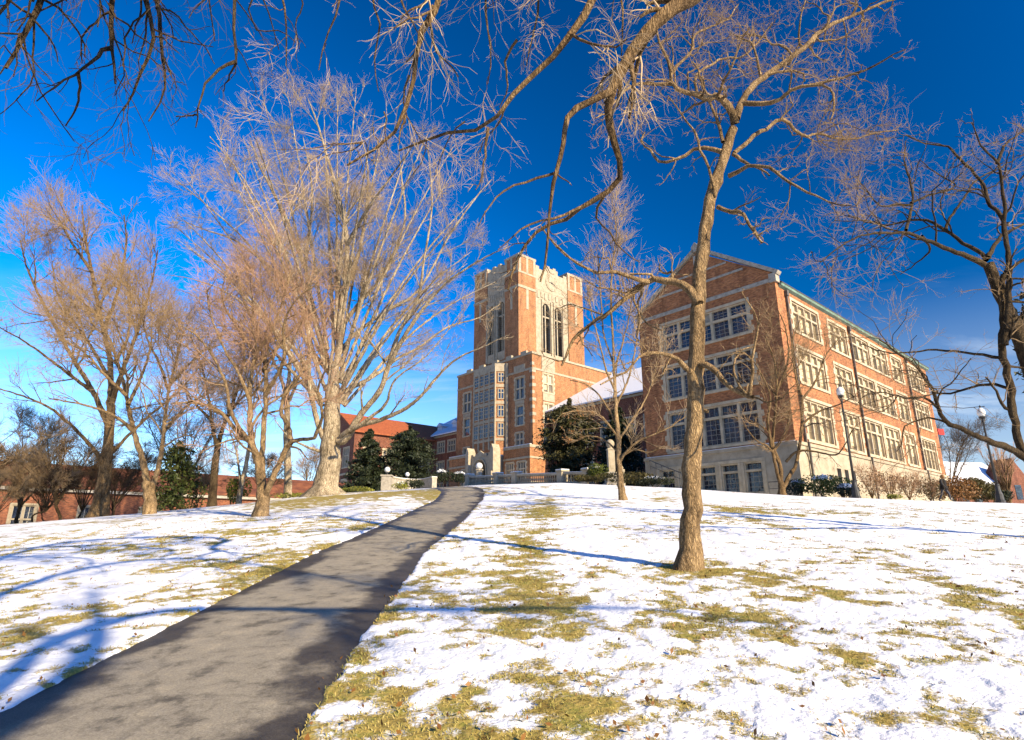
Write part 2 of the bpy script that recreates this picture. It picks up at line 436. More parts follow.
def build_tree(name, label, cat, d, guides, levels, mats, group=None, base=None, leaves=None, nres=None, rough=.10, flare=1.5, burl=0, wob=.012):
    """guides: (w0,w1,dd0,dd1,[pixels or ('w',x,y,z)]); first is the trunk. levels: dicts for the procedural crown"""
    G3 = []
    for w0, w1, dd0, dd1, pts in guides:
        m = len(pts); P = []; rr = []
        for i, p in enumerate(pts):
            t = i / max(m - 1, 1)
            if p[0] == 'w':
                P.append(np.array(p[1:4], float)); rr.append((p[4] if len(p) > 4 else None))
            else:
                dd = d + dd0 + (dd1 - dd0) * t
                P.append(at(p[0], p[1], dd)); rr.append(.5 * WS * px_m(p[1], dd) * (w0 + (w1 - w0) * t ** .85))
        for i, v in enumerate(rr):
            if v is None: rr[i] = .5 * px_m(0, d) * w0
        n = max(8, int(2.2 * m) + 6)
        C = catmull(np.hstack([np.array(P), np.array(rr)[:, None]]), n)
        G3.append(C)
    b = G3[0][0, :3].copy() if base is None else np.array(base, float)
    b[2] = g(b[0], b[1])
    root = empty(name, b, label, cat, group)
    gp = []; gr = []
    for gi, C in enumerate(G3):
        P = C[:, :3].copy(); r = np.abs(C[:, 3].copy())
        n = len(P)
        if gi == 0:
            # sink the trunk into the ground and flare its foot
            P = np.vstack([[P[0, 0], P[0, 1], min(P[0, 2], b[2]) - .35], P]); r = np.concatenate([[r[0] * flare], r])
            h = P[:, 2] - b[2]; r = r * (1 + (flare - 1) * np.exp(-np.clip(h, 0, 9) / .22) * .6)
        # resample evenly with slight wobble
        m2 = max(10, int(np.linalg.norm(np.diff(P, axis=0), axis=1).sum() / max(.18, r.mean() * 1.6)))
        m2 = min(m2, 70)
        C2 = catmull(np.hstack([P, r[:, None]]), m2)
        P2, r2 = C2[:, :3], np.abs(C2[:, 3])
        P2[1:] += rng.normal(size=(m2 - 1, 3)) * (wob + .035 * r2[1:, None]) * .8
        r2 = r2 * (1 + .035 * rng.normal(size=m2))
        if burl and gi == 0:
            for _ in range(burl):
                k = rng.integers(m2 // 4, m2 - 2); r2[k] *= 1.13
        sides = 14 if gi == 0 else 8
        V, Q = tubes(P2[None], r2[None], sides, rough)
        if gi == 0 and flare > 1.2:       # root buttresses at the foot
            rel = V - P2[0]; hh = V[:, 2] - b[2]
            a = np.arctan2(rel[:, 1], rel[:, 0])
            k = 1 + .28 * np.maximum(0, np.cos(5 * a + 1.3)) * np.exp(-np.clip(hh, 0, 9) / .35)
            ctr = np.repeat(P2, sides, axis=0); V = ctr + (V - ctr) * np.stack([k, k, np.ones_like(k)], 1)
        me = np_mesh('trunk' if gi == 0 else 'limb', V - b, [Q], [mats[0]], smooth=True)
        link('trunk' if gi == 0 else 'limb', me, root)
        cc = catmull(np.hstack([P2, r2[:, None]]), 16)
        gp.append(cc[:, :3]); gr.append(np.abs(cc[:, 3]))
    P, r = np.array(gp), np.array(gr)
    cv = []; cf = []; mi = []; off = 0
    tips = None
    allP = [(P, r)]
    for li, lev in enumerate(levels):
        src = lev.get('src')
        if src == 'limbs' and len(P) > 1 and li == 0:
            pp, rp = P[1:], r[1:]
        else: pp, rp = allP[lev.get('from', li)]
        c, cr = spawn(pp, rp, lev['n'], lev)
        allP.append((c, cr))
        V, Q = tubes(c, cr, lev.get('sides', 3))
        cv.append(V); cf.append(Q + off); off += len(V); mi.append(np.full(len(Q), 0 if lev.get('bark') else 1))
        tips = c
    if cv:
        me = np_mesh('crown', np.vstack(cv) - b, [np.vstack(cf)], [mats[0], mats[1]], smooth=True, mat_idx=np.concatenate(mi))
        link('crown', me, root)
    if leaves:
        n, size, mat, sel = leaves
        c = allP[-1][0]; sc = np.array([sel(p) for p in c[:, -1]]) if sel else np.ones(len(c)); sc = sc / sc.sum()
        k = rng.choice(len(c), n, p=sc); q = c[k, rng.integers(1, c.shape[1], n)]
        me = leaf_mesh('dry_leaves', q - b, size, mat, hang=True)
        link('dry_leaves', me, root)
    return root


def leaf_mesh(name, pts, size, mat, hang=False, outward=None, aspect=.5):
    n = len(pts)
    a = norm(rng.normal(size=(n, 3)))
    if hang: a[:, 2] -= .6; a = norm(a)
    if outward is not None: a = norm(a * .9 + outward)
    q = norm(np.cross(a, rng.normal(size=(n, 3))))
    s = size * (.5 + rng.random(n))[:, None]
    L = a * s; W = q * s * aspect
    V = np.stack([pts - L * .5, pts + W * .5, pts + L * .5, pts - W * .5], 1).reshape(-1, 3)
    Q = np.arange(n * 4).reshape(n, 4)
    return np_mesh(name, V, [Q], [mat])


def auto_guides(base, h, spread, nstem, lean=.1, w=.3, seed=1, fork=.25):
    """trunk and rising limbs for trees seen only as a whole; world points"""
    rs = np.random.default_rng(seed)
    b = np.array(base, float)
    top = b + [spread * lean * rs.normal(), spread * lean * rs.normal(), h * fork]
    out = [(w, w, 0, 0, [('w', *b, w / 2), ('w', *(b * .5 + top * .5 + rs.normal(size=3) * .05 * spread), w * .42), ('w', *top, w * .36)])]
    for i in range(nstem):
        a = 2 * math.pi * (i + rs.random() * .7) / nstem
        k = spread * (.25 + .75 * rs.random())
        e = b + [math.cos(a) * k, math.sin(a) * k, h * (.72 + .28 * rs.random() - .25 * k / spread * .6)]
        m = top * .55 + e * .45 + [0, 0, .08 * h] + rs.normal(size=3) * .04 * h
        out.append((w, w, 0, 0, [('w', *top, w * .3), ('w', *m, w * .16), ('w', *e, w * .03)]))
    return out

# ------------------------------------------------------------------ camera, sun, sky
cam = bpy.data.objects.new('camera', bpy.data.cameras.new('camera')); COL.objects.link(cam)
cam.location = (0, 0, EYE); cam.rotation_euler = (math.pi / 2 + PITCH, 0, 0)
cam.data.sensor_width = 36; cam.data.lens = F / 1024 * 36; cam.data.clip_start = .05; cam.data.clip_end = 4000
S.camera = cam
sl = bpy.data.lights.new('sun', 'SUN'); sl.energy = 5.0; sl.angle = R(.55); sl.color = (1, .82, .55)
sun = bpy.data.objects.new('sun', sl); COL.objects.link(sun)
sd = np.array([math.sin(R(SUN_AZ)) * math.cos(R(SUN_EL)), math.cos(R(SUN_AZ)) * math.cos(R(SUN_EL)), math.sin(R(SUN_EL))])
from mathutils import Vector
sun.rotation_euler = Vector(sd).to_track_quat('Z', 'Y').to_euler(); sun.location = (20, -20, 30)

W = bpy.data.worlds.new('World'); S.world = W; W.use_nodes = True
nt = W.node_tree; bg = nt.nodes['Background']
sky = N(nt, 'ShaderNodeTexSky', sky_type='NISHITA'); sky.sun_disc = False
sky.sun_elevation = R(SUN_EL); sky.sun_rotation = R(SUN_AZ); sky.altitude = 300; sky.air_density = 1.0; sky.dust_density = .25; sky.ozone_density = 3.0
hs = N(nt, 'ShaderNodeHueSaturation'); hs.inputs['Saturation'].default_value = 1.5; hs.inputs['Value'].default_value = 1.3; hs.inputs['Hue'].default_value = .513
# skylight is polarised: through a polariser it is darkest at right angles to the sun and brightest opposite it
gp = nt.nodes.new('ShaderNodeTexCoord'); vd = N(nt, 'ShaderNodeVectorMath', operation='DOT_PRODUCT'); nt.links.new(gp.outputs['Generated'], vd.inputs[0]); vd.inputs[1].default_value = tuple(sd)
sq = N(nt, 'ShaderNodeMath', operation='MULTIPLY'); nt.links.new(vd.outputs['Value'], sq.inputs[0]); nt.links.new(vd.outputs['Value'], sq.inputs[1])
pf = N(nt, 'ShaderNodeMath', operation='MULTIPLY_ADD'); pf.inputs[1].default_value = 2.3; pf.inputs[2].default_value = .82; nt.links.new(sq.outputs[0], pf.inputs[0])
pm = N(nt, 'ShaderNodeVectorMath', operation='SCALE'); nt.links.new(sky.outputs[0], pm.inputs[0]); nt.links.new(pf.outputs[0], pm.inputs['Scale'])
nt.links.new(pm.outputs[0], hs.inputs['Color'])
# thin cirrus low over the hill
gc = nt.nodes.new('ShaderNodeTexCoord'); sx = N(nt, 'ShaderNodeSeparateXYZ'); nt.links.new(gc.outputs['Generated'], sx.inputs[0])
mz = N(nt, 'ShaderNodeMath', operation='ADD'); mz.inputs[1].default_value = .12; nt.links.new(sx.outputs[2], mz.inputs[0])
dv = [N(nt, 'ShaderNodeMath', operation='DIVIDE') for _ in range(2)]
for i in range(2): nt.links.new(sx.outputs[i], dv[i].inputs[0]); nt.links.new(mz.outputs[0], dv[i].inputs[1])
cx = N(nt, 'ShaderNodeCombineXYZ'); nt.links.new(dv[0].outputs[0], cx.inputs[0]); nt.links.new(dv[1].outputs[0], cx.inputs[1])
mp = N(nt, 'ShaderNodeMapping'); mp.inputs['Scale'].default_value = (.55, 1.5, 1); mp.inputs['Rotation'].default_value = (0, 0, .12); mp.inputs['Location'].default_value = (.35, .2, 0)
nt.links.new(cx.outputs[0], mp.inputs[0])
cn = N(nt, 'ShaderNodeTexNoise'); cn.inputs['Scale'].default_value = 1.0; cn.inputs['Detail'].default_value = 8; cn.inputs['Roughness'].default_value = .62; cn.inputs['Distortion'].default_value = .4
nt.links.new(mp.outputs[0], cn.inputs['Vector'])
cr = ramp(nt, [(.44, (0, 0, 0)), (.60, (1, 1, 1))]); nt.links.new(cn.outputs['Fac'], cr.inputs[0])
fd = N(nt, 'ShaderNodeMapRange'); fd.inputs['From Min'].default_value = .35; fd.inputs['From Max'].default_value = .10; nt.links.new(sx.outputs[2], fd.inputs['Value'])
mu = N(nt, 'ShaderNodeMath', operation='MULTIPLY'); nt.links.new(cr.outputs[0], mu.inputs[0]); nt.links.new(fd.outputs[0], mu.inputs[1])
hz_ = N(nt, 'ShaderNodeMapRange'); hz_.inputs['From Min'].default_value = .34; hz_.inputs['From Max'].default_value = .02; hz_.inputs['To Max'].default_value = .60; nt.links.new(sx.outputs[2], hz_.inputs['Value'])
mxm = N(nt, 'ShaderNodeMath', operation='MAXIMUM'); nt.links.new(mu.outputs[0], mxm.inputs[0]); nt.links.new(hz_.outputs[0], mxm.inputs[1])
mx = N(nt, 'ShaderNodeMix', data_type='RGBA'); nt.links.new(mxm.outputs[0], mx.inputs[0]); nt.links.new(hs.outputs[0], mx.inputs[6]); mx.inputs[7].default_value = (6.5, 7.6, 9.0, 1)
nt.links.new(mx.outputs[2], bg.inputs['Color']); bg.inputs['Strength'].default_value = .053

S.view_settings.view_transform = 'Standard'; S.view_settings.look = 'None'; S.view_settings.exposure = 1.2; S.view_settings.gamma = 1
S.view_settings.use_curve_mapping = False
S.render.engine = 'CYCLES'
S.cycles.use_denoising = True; S.cycles.max_bounces = 5; S.cycles.diffuse_bounces = 2; S.cycles.glossy_bounces = 3
S.cycles.use_adaptive_sampling = True; S.cycles.adaptive_threshold = .012

# ------------------------------------------------------------------ path line
PL = [hitg(*q) for q in ((0, 715), (65, 680), (150, 635), (215, 603), (345, 540), (395, 520), (430, 502), (449, 492))]
PR = [hitg(*q) for q in ((295, 740), (320, 695), (350, 655), (385, 610), (435, 540), (463, 520), (478, 502), (484, 493))]
# centre line and half width in world space (measured at matching forward distances)
yl = np.array([p[1] for p in PL]); xl = np.array([p[0] for p in PL]); yr = np.array([p[1] for p in PR]); xr = np.array([p[0] for p in PR])
ys = np.array([4.6, 7, 10, 14, 19, 25, 31])
lx = np.interp(ys, yl, xl); rx = np.interp(ys, yr, xr)
cx_ = (lx + rx) / 2; hw_ = (rx - lx) / 2
k0 = (cx_[2] - cx_[0]) / (ys[2] - ys[0])
c_ctl = [(cx_[0] + k0 * (y - ys[0]), y) for y in (-22, -12, -4, 1)] + list(zip(cx_, ys))
c_ctl += [(c_ctl[-1][0] - .5, 36), (c_ctl[-1][0] - 2.2, 41), (c_ctl[-1][0] - 6.5, 47), (c_ctl[-1][0] - 13, 53), (c_ctl[-1][0] - 24, 60)]
PATH = catmull(np.array(c_ctl), 360)
HW = float(np.clip(np.mean(hw_[:5]), .95, 1.5))
print('path half width', HW, hw_, cx_)


def path_dist(x, y):
    """signed-less distance to the path centre line"""
    x = np.asarray(x, float); y = np.asarray(y, float)
    out = np.full(x.shape, 50.0)
    m = np.hypot(x, y) < 75
    if m.any():
        q = np.stack([x[m], y[m]], 1); best = np.full(len(q), 1e9)
        for i in range(0, len(q), 40000):
            dd = ((q[i:i + 40000, None, :] - PATH[None, ::2, :]) ** 2).sum(2)
            best[i:i + 40000] = np.sqrt(dd.min(1))
        out[m] = best
    return out


# ------------------------------------------------------------------ ground: snow thinned to grass
STRIPS = [  # polylines of thin snow (pixels along the ground), world half width, strength
    ([(590, 760), (565, 700), (545, 650), (525, 610), (520, 575), (528, 545), (538, 520), (545, 500)], .48, .52),
    ([(700, 502), (790, 535), (870, 560), (960, 590), (1040, 625)], .28, .30),
    ([(640, 495), (760, 512), (900, 525), (1040, 540)], .5, .22),
    ([(480, 640), (560, 632), (640, 622), (740, 612)], .22, .30),
    ([(300, 503), (360, 496), (440, 492)], 2.4, .75),
    ([(0, 640), (90, 620), (200, 590), (300, 550)], .6, .17),
    ([(690, 640), (780, 640), (860, 660)], .3, .17),
    ([(930, 640), (1024, 660)], .4, .3),
    ([(60, 690), (150, 642), (215, 608), (300, 565), (380, 530), (440, 497)], .28, .32),
    ([(686, 573), (706, 572)], .32, .6),
    ([(310, 740), (345, 690), (390, 630), (440, 560)], .22, .30),
    ([(390, 740), (420, 690), (470, 660)], .5, .2),
    ([(20, 520), (140, 512), (260, 503)], .9, .25),
    ([(120, 560), (260, 545), (360, 520)], 1.2, .14),
]


def grass_field(x, y):
    n = .40 * fbm(x * .5, y * .5, 11, 3) + .60 * fbm(x * 3.4 + 3, y * 3.4, 23, 5)
    f = n - .58 + .022 * sstep(-1.5, -4, x) + .30 * (fbm(x * 8, y * 8, 31, 3) - .5) + .05 * (fbm(x * .16, y * .16, 41, 2) - .5)
    for pts, hw, st in STRIPS:
        q = np.array([hitg(*p)[:2] for p in pts]); q = catmull(q, 60)
        b = np.full(x.shape, 1e9)
        m = np.hypot(x, y) < 80
        xx = x[m]; yy = y[m]
        bb = np.full(xx.shape, 1e9)
        for p in q: bb = np.minimum(bb, (xx - p[0]) ** 2 + (yy - p[1]) ** 2)
        b[m] = bb
        f = f + st * .34 * np.exp(-b / (2 * hw * hw))
    return f


def make_ground():
    a1 = np.radians(np.arange(-50, 50.01, .16)); a2 = np.radians(np.arange(53, 308, 3.0))
    an = np.concatenate([a1, a2])
    r = [0.6]
    while r[-1] < 1500:
        q = r[-1]; k = 1.05 if q < 2.6 else (1.0055 if q < 45 else (1.02 if q < 120 else 1.25))
        r.append(q * k)
    r = np.array(r)
    A, RR = np.meshgrid(an, r, indexing='ij')
    x = (RR * np.sin(A)); y = (RR * np.cos(A))
    x = x.ravel(); y = y.ravel()
    z = G(x, y); pd = path_dist(x, y)
    f = grass_field(x, y)
    cover = sstep(.0, -.05, f)         # 1 = snow, 0 = grass
    near = sstep(45, 18, np.hypot(x, y))
    snow_h = .010 + .012 * cover + .022 * (fbm(x * 3.2, y * 3.2, 77, 3) - .5) + .024 * (fbm(x * 11, y * 11, 78, 3) - .5)
    # footprints and trampled dents
    foot = sstep(.64, .74, vnoise(x * 2.6, y * 2.6, 91)) * cover
    snow_h = snow_h - .016 * foot
    edge = HW + .05 * (fbm(x * 2.5, y * 2.5, 55, 3) - .5) * 2
    off = sstep(edge - .02, edge + .05, pd)
    z = z + off * snow_h * near - (1 - off) * .05
    n, m = len(an), len(r)
    idx = np.arange(n * m).reshape(n, m)
    nxt = np.roll(idx, -1, axis=0)
    Q = np.stack([idx[:, :-1], idx[:, 1:], nxt[:, 1:], nxt[:, :-1]], -1).reshape(-1, 4)[:, ::-1]
    V = np.stack([x, y, z], 1)
    c = len(V); V = np.vstack([V, [0, 0, g(0, 0)]])
    T = np.stack([np.full(n, c), nxt[:, 0], idx[:, 0]], -1)[:, ::-1]
    me = np_mesh('snowy_lawn', V, [Q, T], [M_ground], smooth=True)
    at_ = me.attributes.new('grass', 'FLOAT', 'POINT')
    at_.data.foreach_set('value', np.append(f, 0).astype(np.float32))
    o = link('snowy_lawn', me); tag(o, kind='structure')
    return o


m, nt, b = new_mat('snow_and_grass'); M_ground = m
co = coords(nt)
at_n = N(nt, 'ShaderNodeAttribute', attribute_name='grass')
nz = N(nt, 'ShaderNodeTexNoise'); nz.inputs['Scale'].default_value = 16; nz.inputs['Detail'].default_value = 8; nz.inputs['Roughness'].default_value = .7; nt.links.new(co, nz.inputs['Vector'])
ma = N(nt, 'ShaderNodeMath', operation='MULTIPLY_ADD'); ma.inputs[1].default_value = .42; nt.links.new(nz.outputs['Fac'], ma.inputs[0])
sb = N(nt, 'ShaderNodeMath', operation='SUBTRACT'); sb.inputs[1].default_value = .215; nt.links.new(at_n.outputs['Fac'], sb.inputs[0]); nz4 = N(nt, 'ShaderNodeTexNoise'); nz4.inputs['Scale'].default_value = 48; nz4.inputs['Detail'].default_value = 3; nt.links.new(co, nz4.inputs['Vector'])
ms4 = N(nt, 'ShaderNodeMath', operation='MULTIPLY_ADD'); ms4.inputs[1].default_value = .24; nt.links.new(nz4.outputs['Fac'], ms4.inputs[0]); nt.links.new(sb.outputs[0], ms4.inputs[2])
sb4 = N(nt, 'ShaderNodeMath', operation='SUBTRACT'); sb4.inputs[1].default_value = .12; nt.links.new(ms4.outputs[0], sb4.inputs[0]); nt.links.new(sb4.outputs[0], ma.inputs[2])
mr = ramp(nt, [(.0, (0, 0, 0)), (.03, (.5, .5, .5)), (.10, (1, 1, 1))]); nt.links.new(ma.outputs[0], mr.inputs[0])
gn = N(nt, 'ShaderNodeTexNoise'); gn.inputs['Scale'].default_value = 3.5; gn.inputs['Detail'].default_value = 9; gn.inputs['Roughness'].default_value = .8; nt.links.new(co, gn.inputs['Vector'])
gr = ramp(nt, [(.3, (.12, .06, .02)), (.42, (.25, .185, .04)), (.5, (.44, .33, .09)), (.6, (.22, .22, .04)), (.7, (.48, .37, .13)), (.8, (.3, .16, .05))], AK); nt.links.new(gn.outputs['Fac'], gr.inputs[0])
sn = N(nt, 'ShaderNodeTexNoise'); sn.inputs['Scale'].default_value = 2.2; sn.inputs['Detail'].default_value = 6; nt.links.new(co, sn.inputs['Vector'])
sr = ramp(nt, [(.3, (.80, .83, .88)), (.6, (.9, .91, .93))], .76); nt.links.new(sn.outputs['Fac'], sr.inputs[0])
mx = N(nt, 'ShaderNodeMix', data_type='RGBA'); nt.links.new(mr.outputs[0], mx.inputs[0]); nt.links.new(sr.outputs[0], mx.inputs[6]); nt.links.new(gr.outputs[0], mx.inputs[7])
nt.links.new(mx.outputs[2], b.inputs['Base Color']); b.inputs['Roughness'].default_value = .75; b.inputs['Specular IOR Level'].default_value = .2
b2 = N(nt, 'ShaderNodeTexNoise'); b2.inputs['Scale'].default_value = 26; b2.inputs['Detail'].default_value = 7; nt.links.new(co, b2.inputs['Vector'])
bp = N(nt, 'ShaderNodeBump'); bp.inputs['Strength'].default_value = .55; bp.inputs['Distance'].default_value = .03; nt.links.new(b2.outputs['Fac'], bp.inputs['Height']); nt.links.new(bp.outputs[0], b.inputs['Normal'])
make_ground()

# asphalt path
m, nt, b = new_mat('asphalt')
co = coords(nt); uv = coords(nt, 'UV')
su = N(nt, 'ShaderNodeSeparateXYZ'); nt.links.new(uv, su.inputs[0])
ab = N(nt, 'ShaderNodeMath', operation='ABSOLUTE'); nt.links.new(su.outputs[0], ab.inputs[0])
n1 = N(nt, 'ShaderNodeTexNoise'); n1.inputs['Scale'].default_value = .9; n1.inputs['Detail'].default_value = 7; n1.inputs['Roughness'].default_value = .62; nt.links.new(co, n1.inputs['Vector'])
ad = N(nt, 'ShaderNodeMath', operation='MULTIPLY_ADD'); ad.inputs[1].default_value = 1.5; nt.links.new(n1.outputs['Fac'], ad.inputs[0]); nt.links.new(ab.outputs[0], ad.inputs[2])
r1 = ramp(nt, [(.0, (0, 0, 0)), (1, (1, 1, 1))]); r1.color_ramp.elements[0].position = 0
mrg = N(nt, 'ShaderNodeMapRange'); mrg.inputs['From Min'].default_value = 1.36; mrg.inputs['From Max'].default_value = 1.56; nt.links.new(ad.outputs[0], mrg.inputs['Value'])
n2 = N(nt, 'ShaderNodeTexNoise'); n2.inputs['Scale'].default_value = 60; n2.inputs['Detail'].default_value = 5; n2.inputs['Roughness'].default_value = .8; nt.links.new(co, n2.inputs['Vector'])
dry = ramp(nt, [(.3, (.20, .172, .125)), (.5, (.33, .29, .215)), (.72, (.48, .425, .32))], AK); nt.links.new(n2.outputs['Fac'], dry.inputs[0])
wet = ramp(nt, [(.3, (.034, .029, .023)), (.5, (.066, .057, .045)), (.72, (.13, .11, .085))], AK); nt.links.new(n2.outputs['Fac'], wet.inputs[0])
mx = N(nt, 'ShaderNodeMix', data_type='RGBA'); nt.links.new(mrg.outputs[0], mx.inputs[0]); nt.links.new(dry.outputs[0], mx.inputs[6]); nt.links.new(wet.outputs[0], mx.inputs[7])
n3 = N(nt, 'ShaderNodeTexNoise'); n3.inputs['Scale'].default_value = 3.3; n3.inputs['Detail'].default_value = 8; n3.inputs['Roughness'].default_value = .7; nt.links.new(co, n3.inputs['Vector'])
r3 = ramp(nt, [(.36, (.42, .42, .43)), (.47, (.9, .9, .9)), (.55, (1, 1, 1)), (.72, (1.3, 1.27, 1.2))]); nt.links.new(n3.outputs['Fac'], r3.inputs[0])
mm = N(nt, 'ShaderNodeMix', data_type='RGBA', blend_type='MULTIPLY'); mm.inputs[0].default_value = 1; nt.links.new(mx.outputs[2], mm.inputs[6]); nt.links.new(r3.outputs[0], mm.inputs[7])
vc = N(nt, 'ShaderNodeTexVoronoi', feature='DISTANCE_TO_EDGE'); vc.inputs['Scale'].default_value = .32
cw_ = N(nt, 'ShaderNodeMix', data_type='RGBA', blend_type='ADD'); cw_.inputs[0].default_value = .6; nt.links.new(co, cw_.inputs[6]); nt.links.new(n3.outputs['Color'], cw_.inputs[7]); nt.links.new(cw_.outputs[2], vc.inputs['Vector'])
rc_ = ramp(nt, [(.0, (.3, .3, .3)), (.006, (.45, .45, .45)), (.012, (1, 1, 1))]); nt.links.new(vc.outputs['Distance'], rc_.inputs[0])
mk = N(nt, 'ShaderNodeMix', data_type='RGBA', blend_type='MULTIPLY'); mk.inputs[0].default_value = .35; nt.links.new(mm.outputs[2], mk.inputs[6]); nt.links.new(rc_.outputs[0], mk.inputs[7])
nt.links.new(mk.outputs[2], b.inputs['Base Color'])
rr_ = N(nt, 'ShaderNodeMapRange'); rr_.inputs['To Min'].default_value = .85; rr_.inputs['To Max'].default_value = .55; nt.links.new(mrg.outputs[0], rr_.inputs['Value']); nt.links.new(rr_.outputs[0], b.inputs['Roughness'])
b.inputs['Specular IOR Level'].default_value = .3
bp = N(nt, 'ShaderNodeBump'); bp.inputs['Strength'].default_value = .6; bp.inputs['Distance'].default_value = .008; nt.links.new(n2.outputs['Fac'], bp.inputs['Height']); nt.links.new(bp.outputs[0], b.inputs['Normal'])
M['asphalt'] = m
K = 14
tn = np.gradient(PATH, axis=0); tn /= np.linalg.norm(tn, axis=1)[:, None]; nr = np.stack([tn[:, 1], -tn[:, 0]], 1)
s_ = np.linspace(-1, 1, K)
jit = HW + .03 + .035 * rng.normal(size=(len(PATH), 2)).cumsum(0) * .15
pv = PATH[:, None, :] + nr[:, None, :] * (s_[None, :, None] * HW * 1.03)
edge = .035 * (fbm(pv[..., 0] * 2 + 9, pv[..., 1] * 2, 61, 3) - .5) * 2
pv = pv + nr[:, None, :] * (np.sign(s_)[None, :, None] * (np.abs(s_)[None, :, None] > .99) * edge[..., None])
pz = G(pv[..., 0], pv[..., 1]) + .004 - .012 * (np.abs(s_)[None, :] ** 4)
idx = np.arange(len(PATH) * K).reshape(len(PATH), K)
Q = np.stack([idx[:-1, :-1], idx[:-1, 1:], idx[1:, 1:], idx[1:, :-1]], -1).reshape(-1, 4)
V = np.concatenate([pv, pz[..., None]], -1).reshape(-1, 3)
sl_ = np.concatenate([[0], np.cumsum(np.linalg.norm(np.diff(PATH, axis=0), axis=1))])
UVv = np.stack([np.broadcast_to(s_[None, :], pz.shape), np.broadcast_to(sl_[:, None], pz.shape)], -1).reshape(-1, 2)
tag(link('asphalt_path', np_mesh('asphalt_path', V, [Q], [M['asphalt']], smooth=True, uv=UVv[Q.ravel()])), kind='structure')

# grass blades standing in the thin snow (uncountable)
def grass_blades(n):
    out = []
    x = rng.uniform(-15, 17, n * 6); y = 2.5 + 21 * rng.random(n * 6) ** 1.5
    keep = np.abs(x) < y * 1.0 + 1; x = x[keep]; y = y[keep]
    f = grass_field(x, y); ok = (f > -.01) & (path_dist(x, y) > HW + .02) & (rng.random(len(x)) < np.clip((f + .01) * 18, .1, 1))
    x = x[ok][:n]; y = y[ok][:n]; k = len(x); z = G(x, y)
    h = (.010 + .026 * rng.random(k)) ; a = rng.random(k) * 2 * np.pi
    ln = rng.normal(size=(k, 2)) * .022; wd = .0018 + .002 * rng.random(k) + .0003 * y
    p = np.stack([x, y, z], 1); s = np.stack([np.cos(a), np.sin(a), np.zeros(k)], 1) * wd[:, None]
    t = p + np.concatenate([ln, h[:, None]], 1)
    mid = p * .5 + t * .5 + np.array([0, 0, .008])
    V = np.stack([p - s, p + s, mid + s * .7, mid - s * .7, t], 1).reshape(-1, 3)
    i = np.arange(k)[:, None] * 5
    me = np_mesh('winter_grass', V, [i + np.array([[0, 1, 2, 3]]), i + np.array([[3, 2, 4]])], [M['blade']])
    tag(link('winter_grass', me), kind='stuff', label='winter grass, yellow green, poking through the thin snow', cat='grass')


m, nt, b = new_mat('grass_blade'); M['blade'] = m
n_ = N(nt, 'ShaderNodeTexNoise'); n_.inputs['Scale'].default_value = 22; n_.inputs['Detail'].default_value = 3; nt.links.new(coords(nt), n_.inputs['Vector'])
n2_ = N(nt, 'ShaderNodeTexNoise'); n2_.inputs['Scale'].default_value = .8; nt.links.new(coords(nt), n2_.inputs['Vector'])
av = N(nt, 'ShaderNodeMath', operation='ADD'); nt.links.new(n_.outputs['Fac'], av.inputs[0]); nt.links.new(n2_.outputs['Fac'], av.inputs[1])
hf = N(nt, 'ShaderNodeMath', operation='MULTIPLY'); hf.inputs[1].default_value = .5; nt.links.new(av.outputs[0], hf.inputs[0])
r_ = ramp(nt, [(.36, (.15, .16, .025)), (.45, (.30, .26, .05)), (.54, (.5, .38, .12)), (.6, (.26, .24, .045)), (.67, (.30, .14, .045))], AK); nt.links.new(hf.outputs[0], r_.inputs[0])
nt.links.new(r_.outputs[0], b.inputs['Base Color']); b.inputs['Roughness'].default_value = .7
grass_blades(110000)
# fallen leaves scattered on the lawn
k = 6000
x = rng.uniform(-14, 16, k); y = 3 + 22 * rng.random(k) ** 1.4
ok = (path_dist(x, y) > HW * .9) & (grass_field(x, y) > rng.uniform(-.12, .06, k)); x = x[ok]; y = y[ok]
p = np.stack([x, y, G(x, y) + .045], 1)
tag(link('fallen_leaves', leaf_mesh('fallen_leaves', p, .042, M['leaf_rust'], aspect=.6)), kind='stuff', label='small brown fallen leaves scattered over snow and grass', cat='leaves')

# ------------------------------------------------------------------ buildings
RZ = math.atan2(math.cos(R(48.7)), math.sin(R(48.7)))
UV_ = np.array([math.sin(R(48.7)), math.cos(R(48.7)), 0]); VV_ = np.array([-UV_[1], UV_[0], 0])


def mapper(face, off):
    """facade coordinates (along, height, inward) to building coordinates"""
    if face == 'x': return lambda a, z, d: (a, off + d, z)      # long side, looks along -Y
    return lambda a, z, d: (off + d, a, z)                        # end, looks along -X


def facade(mb, mp, a0, a1, z0, z1, ops, depth=.3):
    A = sorted({a0, a1, *[o[0] for o in ops], *[o[1] for o in ops]}); Z = sorted({z0, z1, *[o[2] for o in ops], *[o[3] for o in ops]})
    A = [a for a in A if a0 <= a <= a1]; Z = [z for z in Z if z0 <= z <= z1]
    for i in range(len(A) - 1):
        for j in range(len(Z) - 1):
            ca, cz = (A[i] + A[i + 1]) / 2, (Z[j] + Z[j + 1]) / 2
            if any(o[0] < ca < o[1] and o[2] < cz < o[3] for o in ops): continue
            mb.poly([mp(A[i], Z[j], 0), mp(A[i + 1], Z[j], 0), mp(A[i + 1], Z[j + 1], 0), mp(A[i], Z[j + 1], 0)])
    for o in ops:
        b0, b1, c0, c1 = o[:4]
        for q in (((b0, c0), (b1, c0)), ((b1, c0), (b1, c1)), ((b1, c1), (b0, c1)), ((b0, c1), (b0, c0))):
            mb.poly([mp(*q[0], 0), mp(*q[1], 0), mp(*q[1], depth), mp(*q[0], depth)])


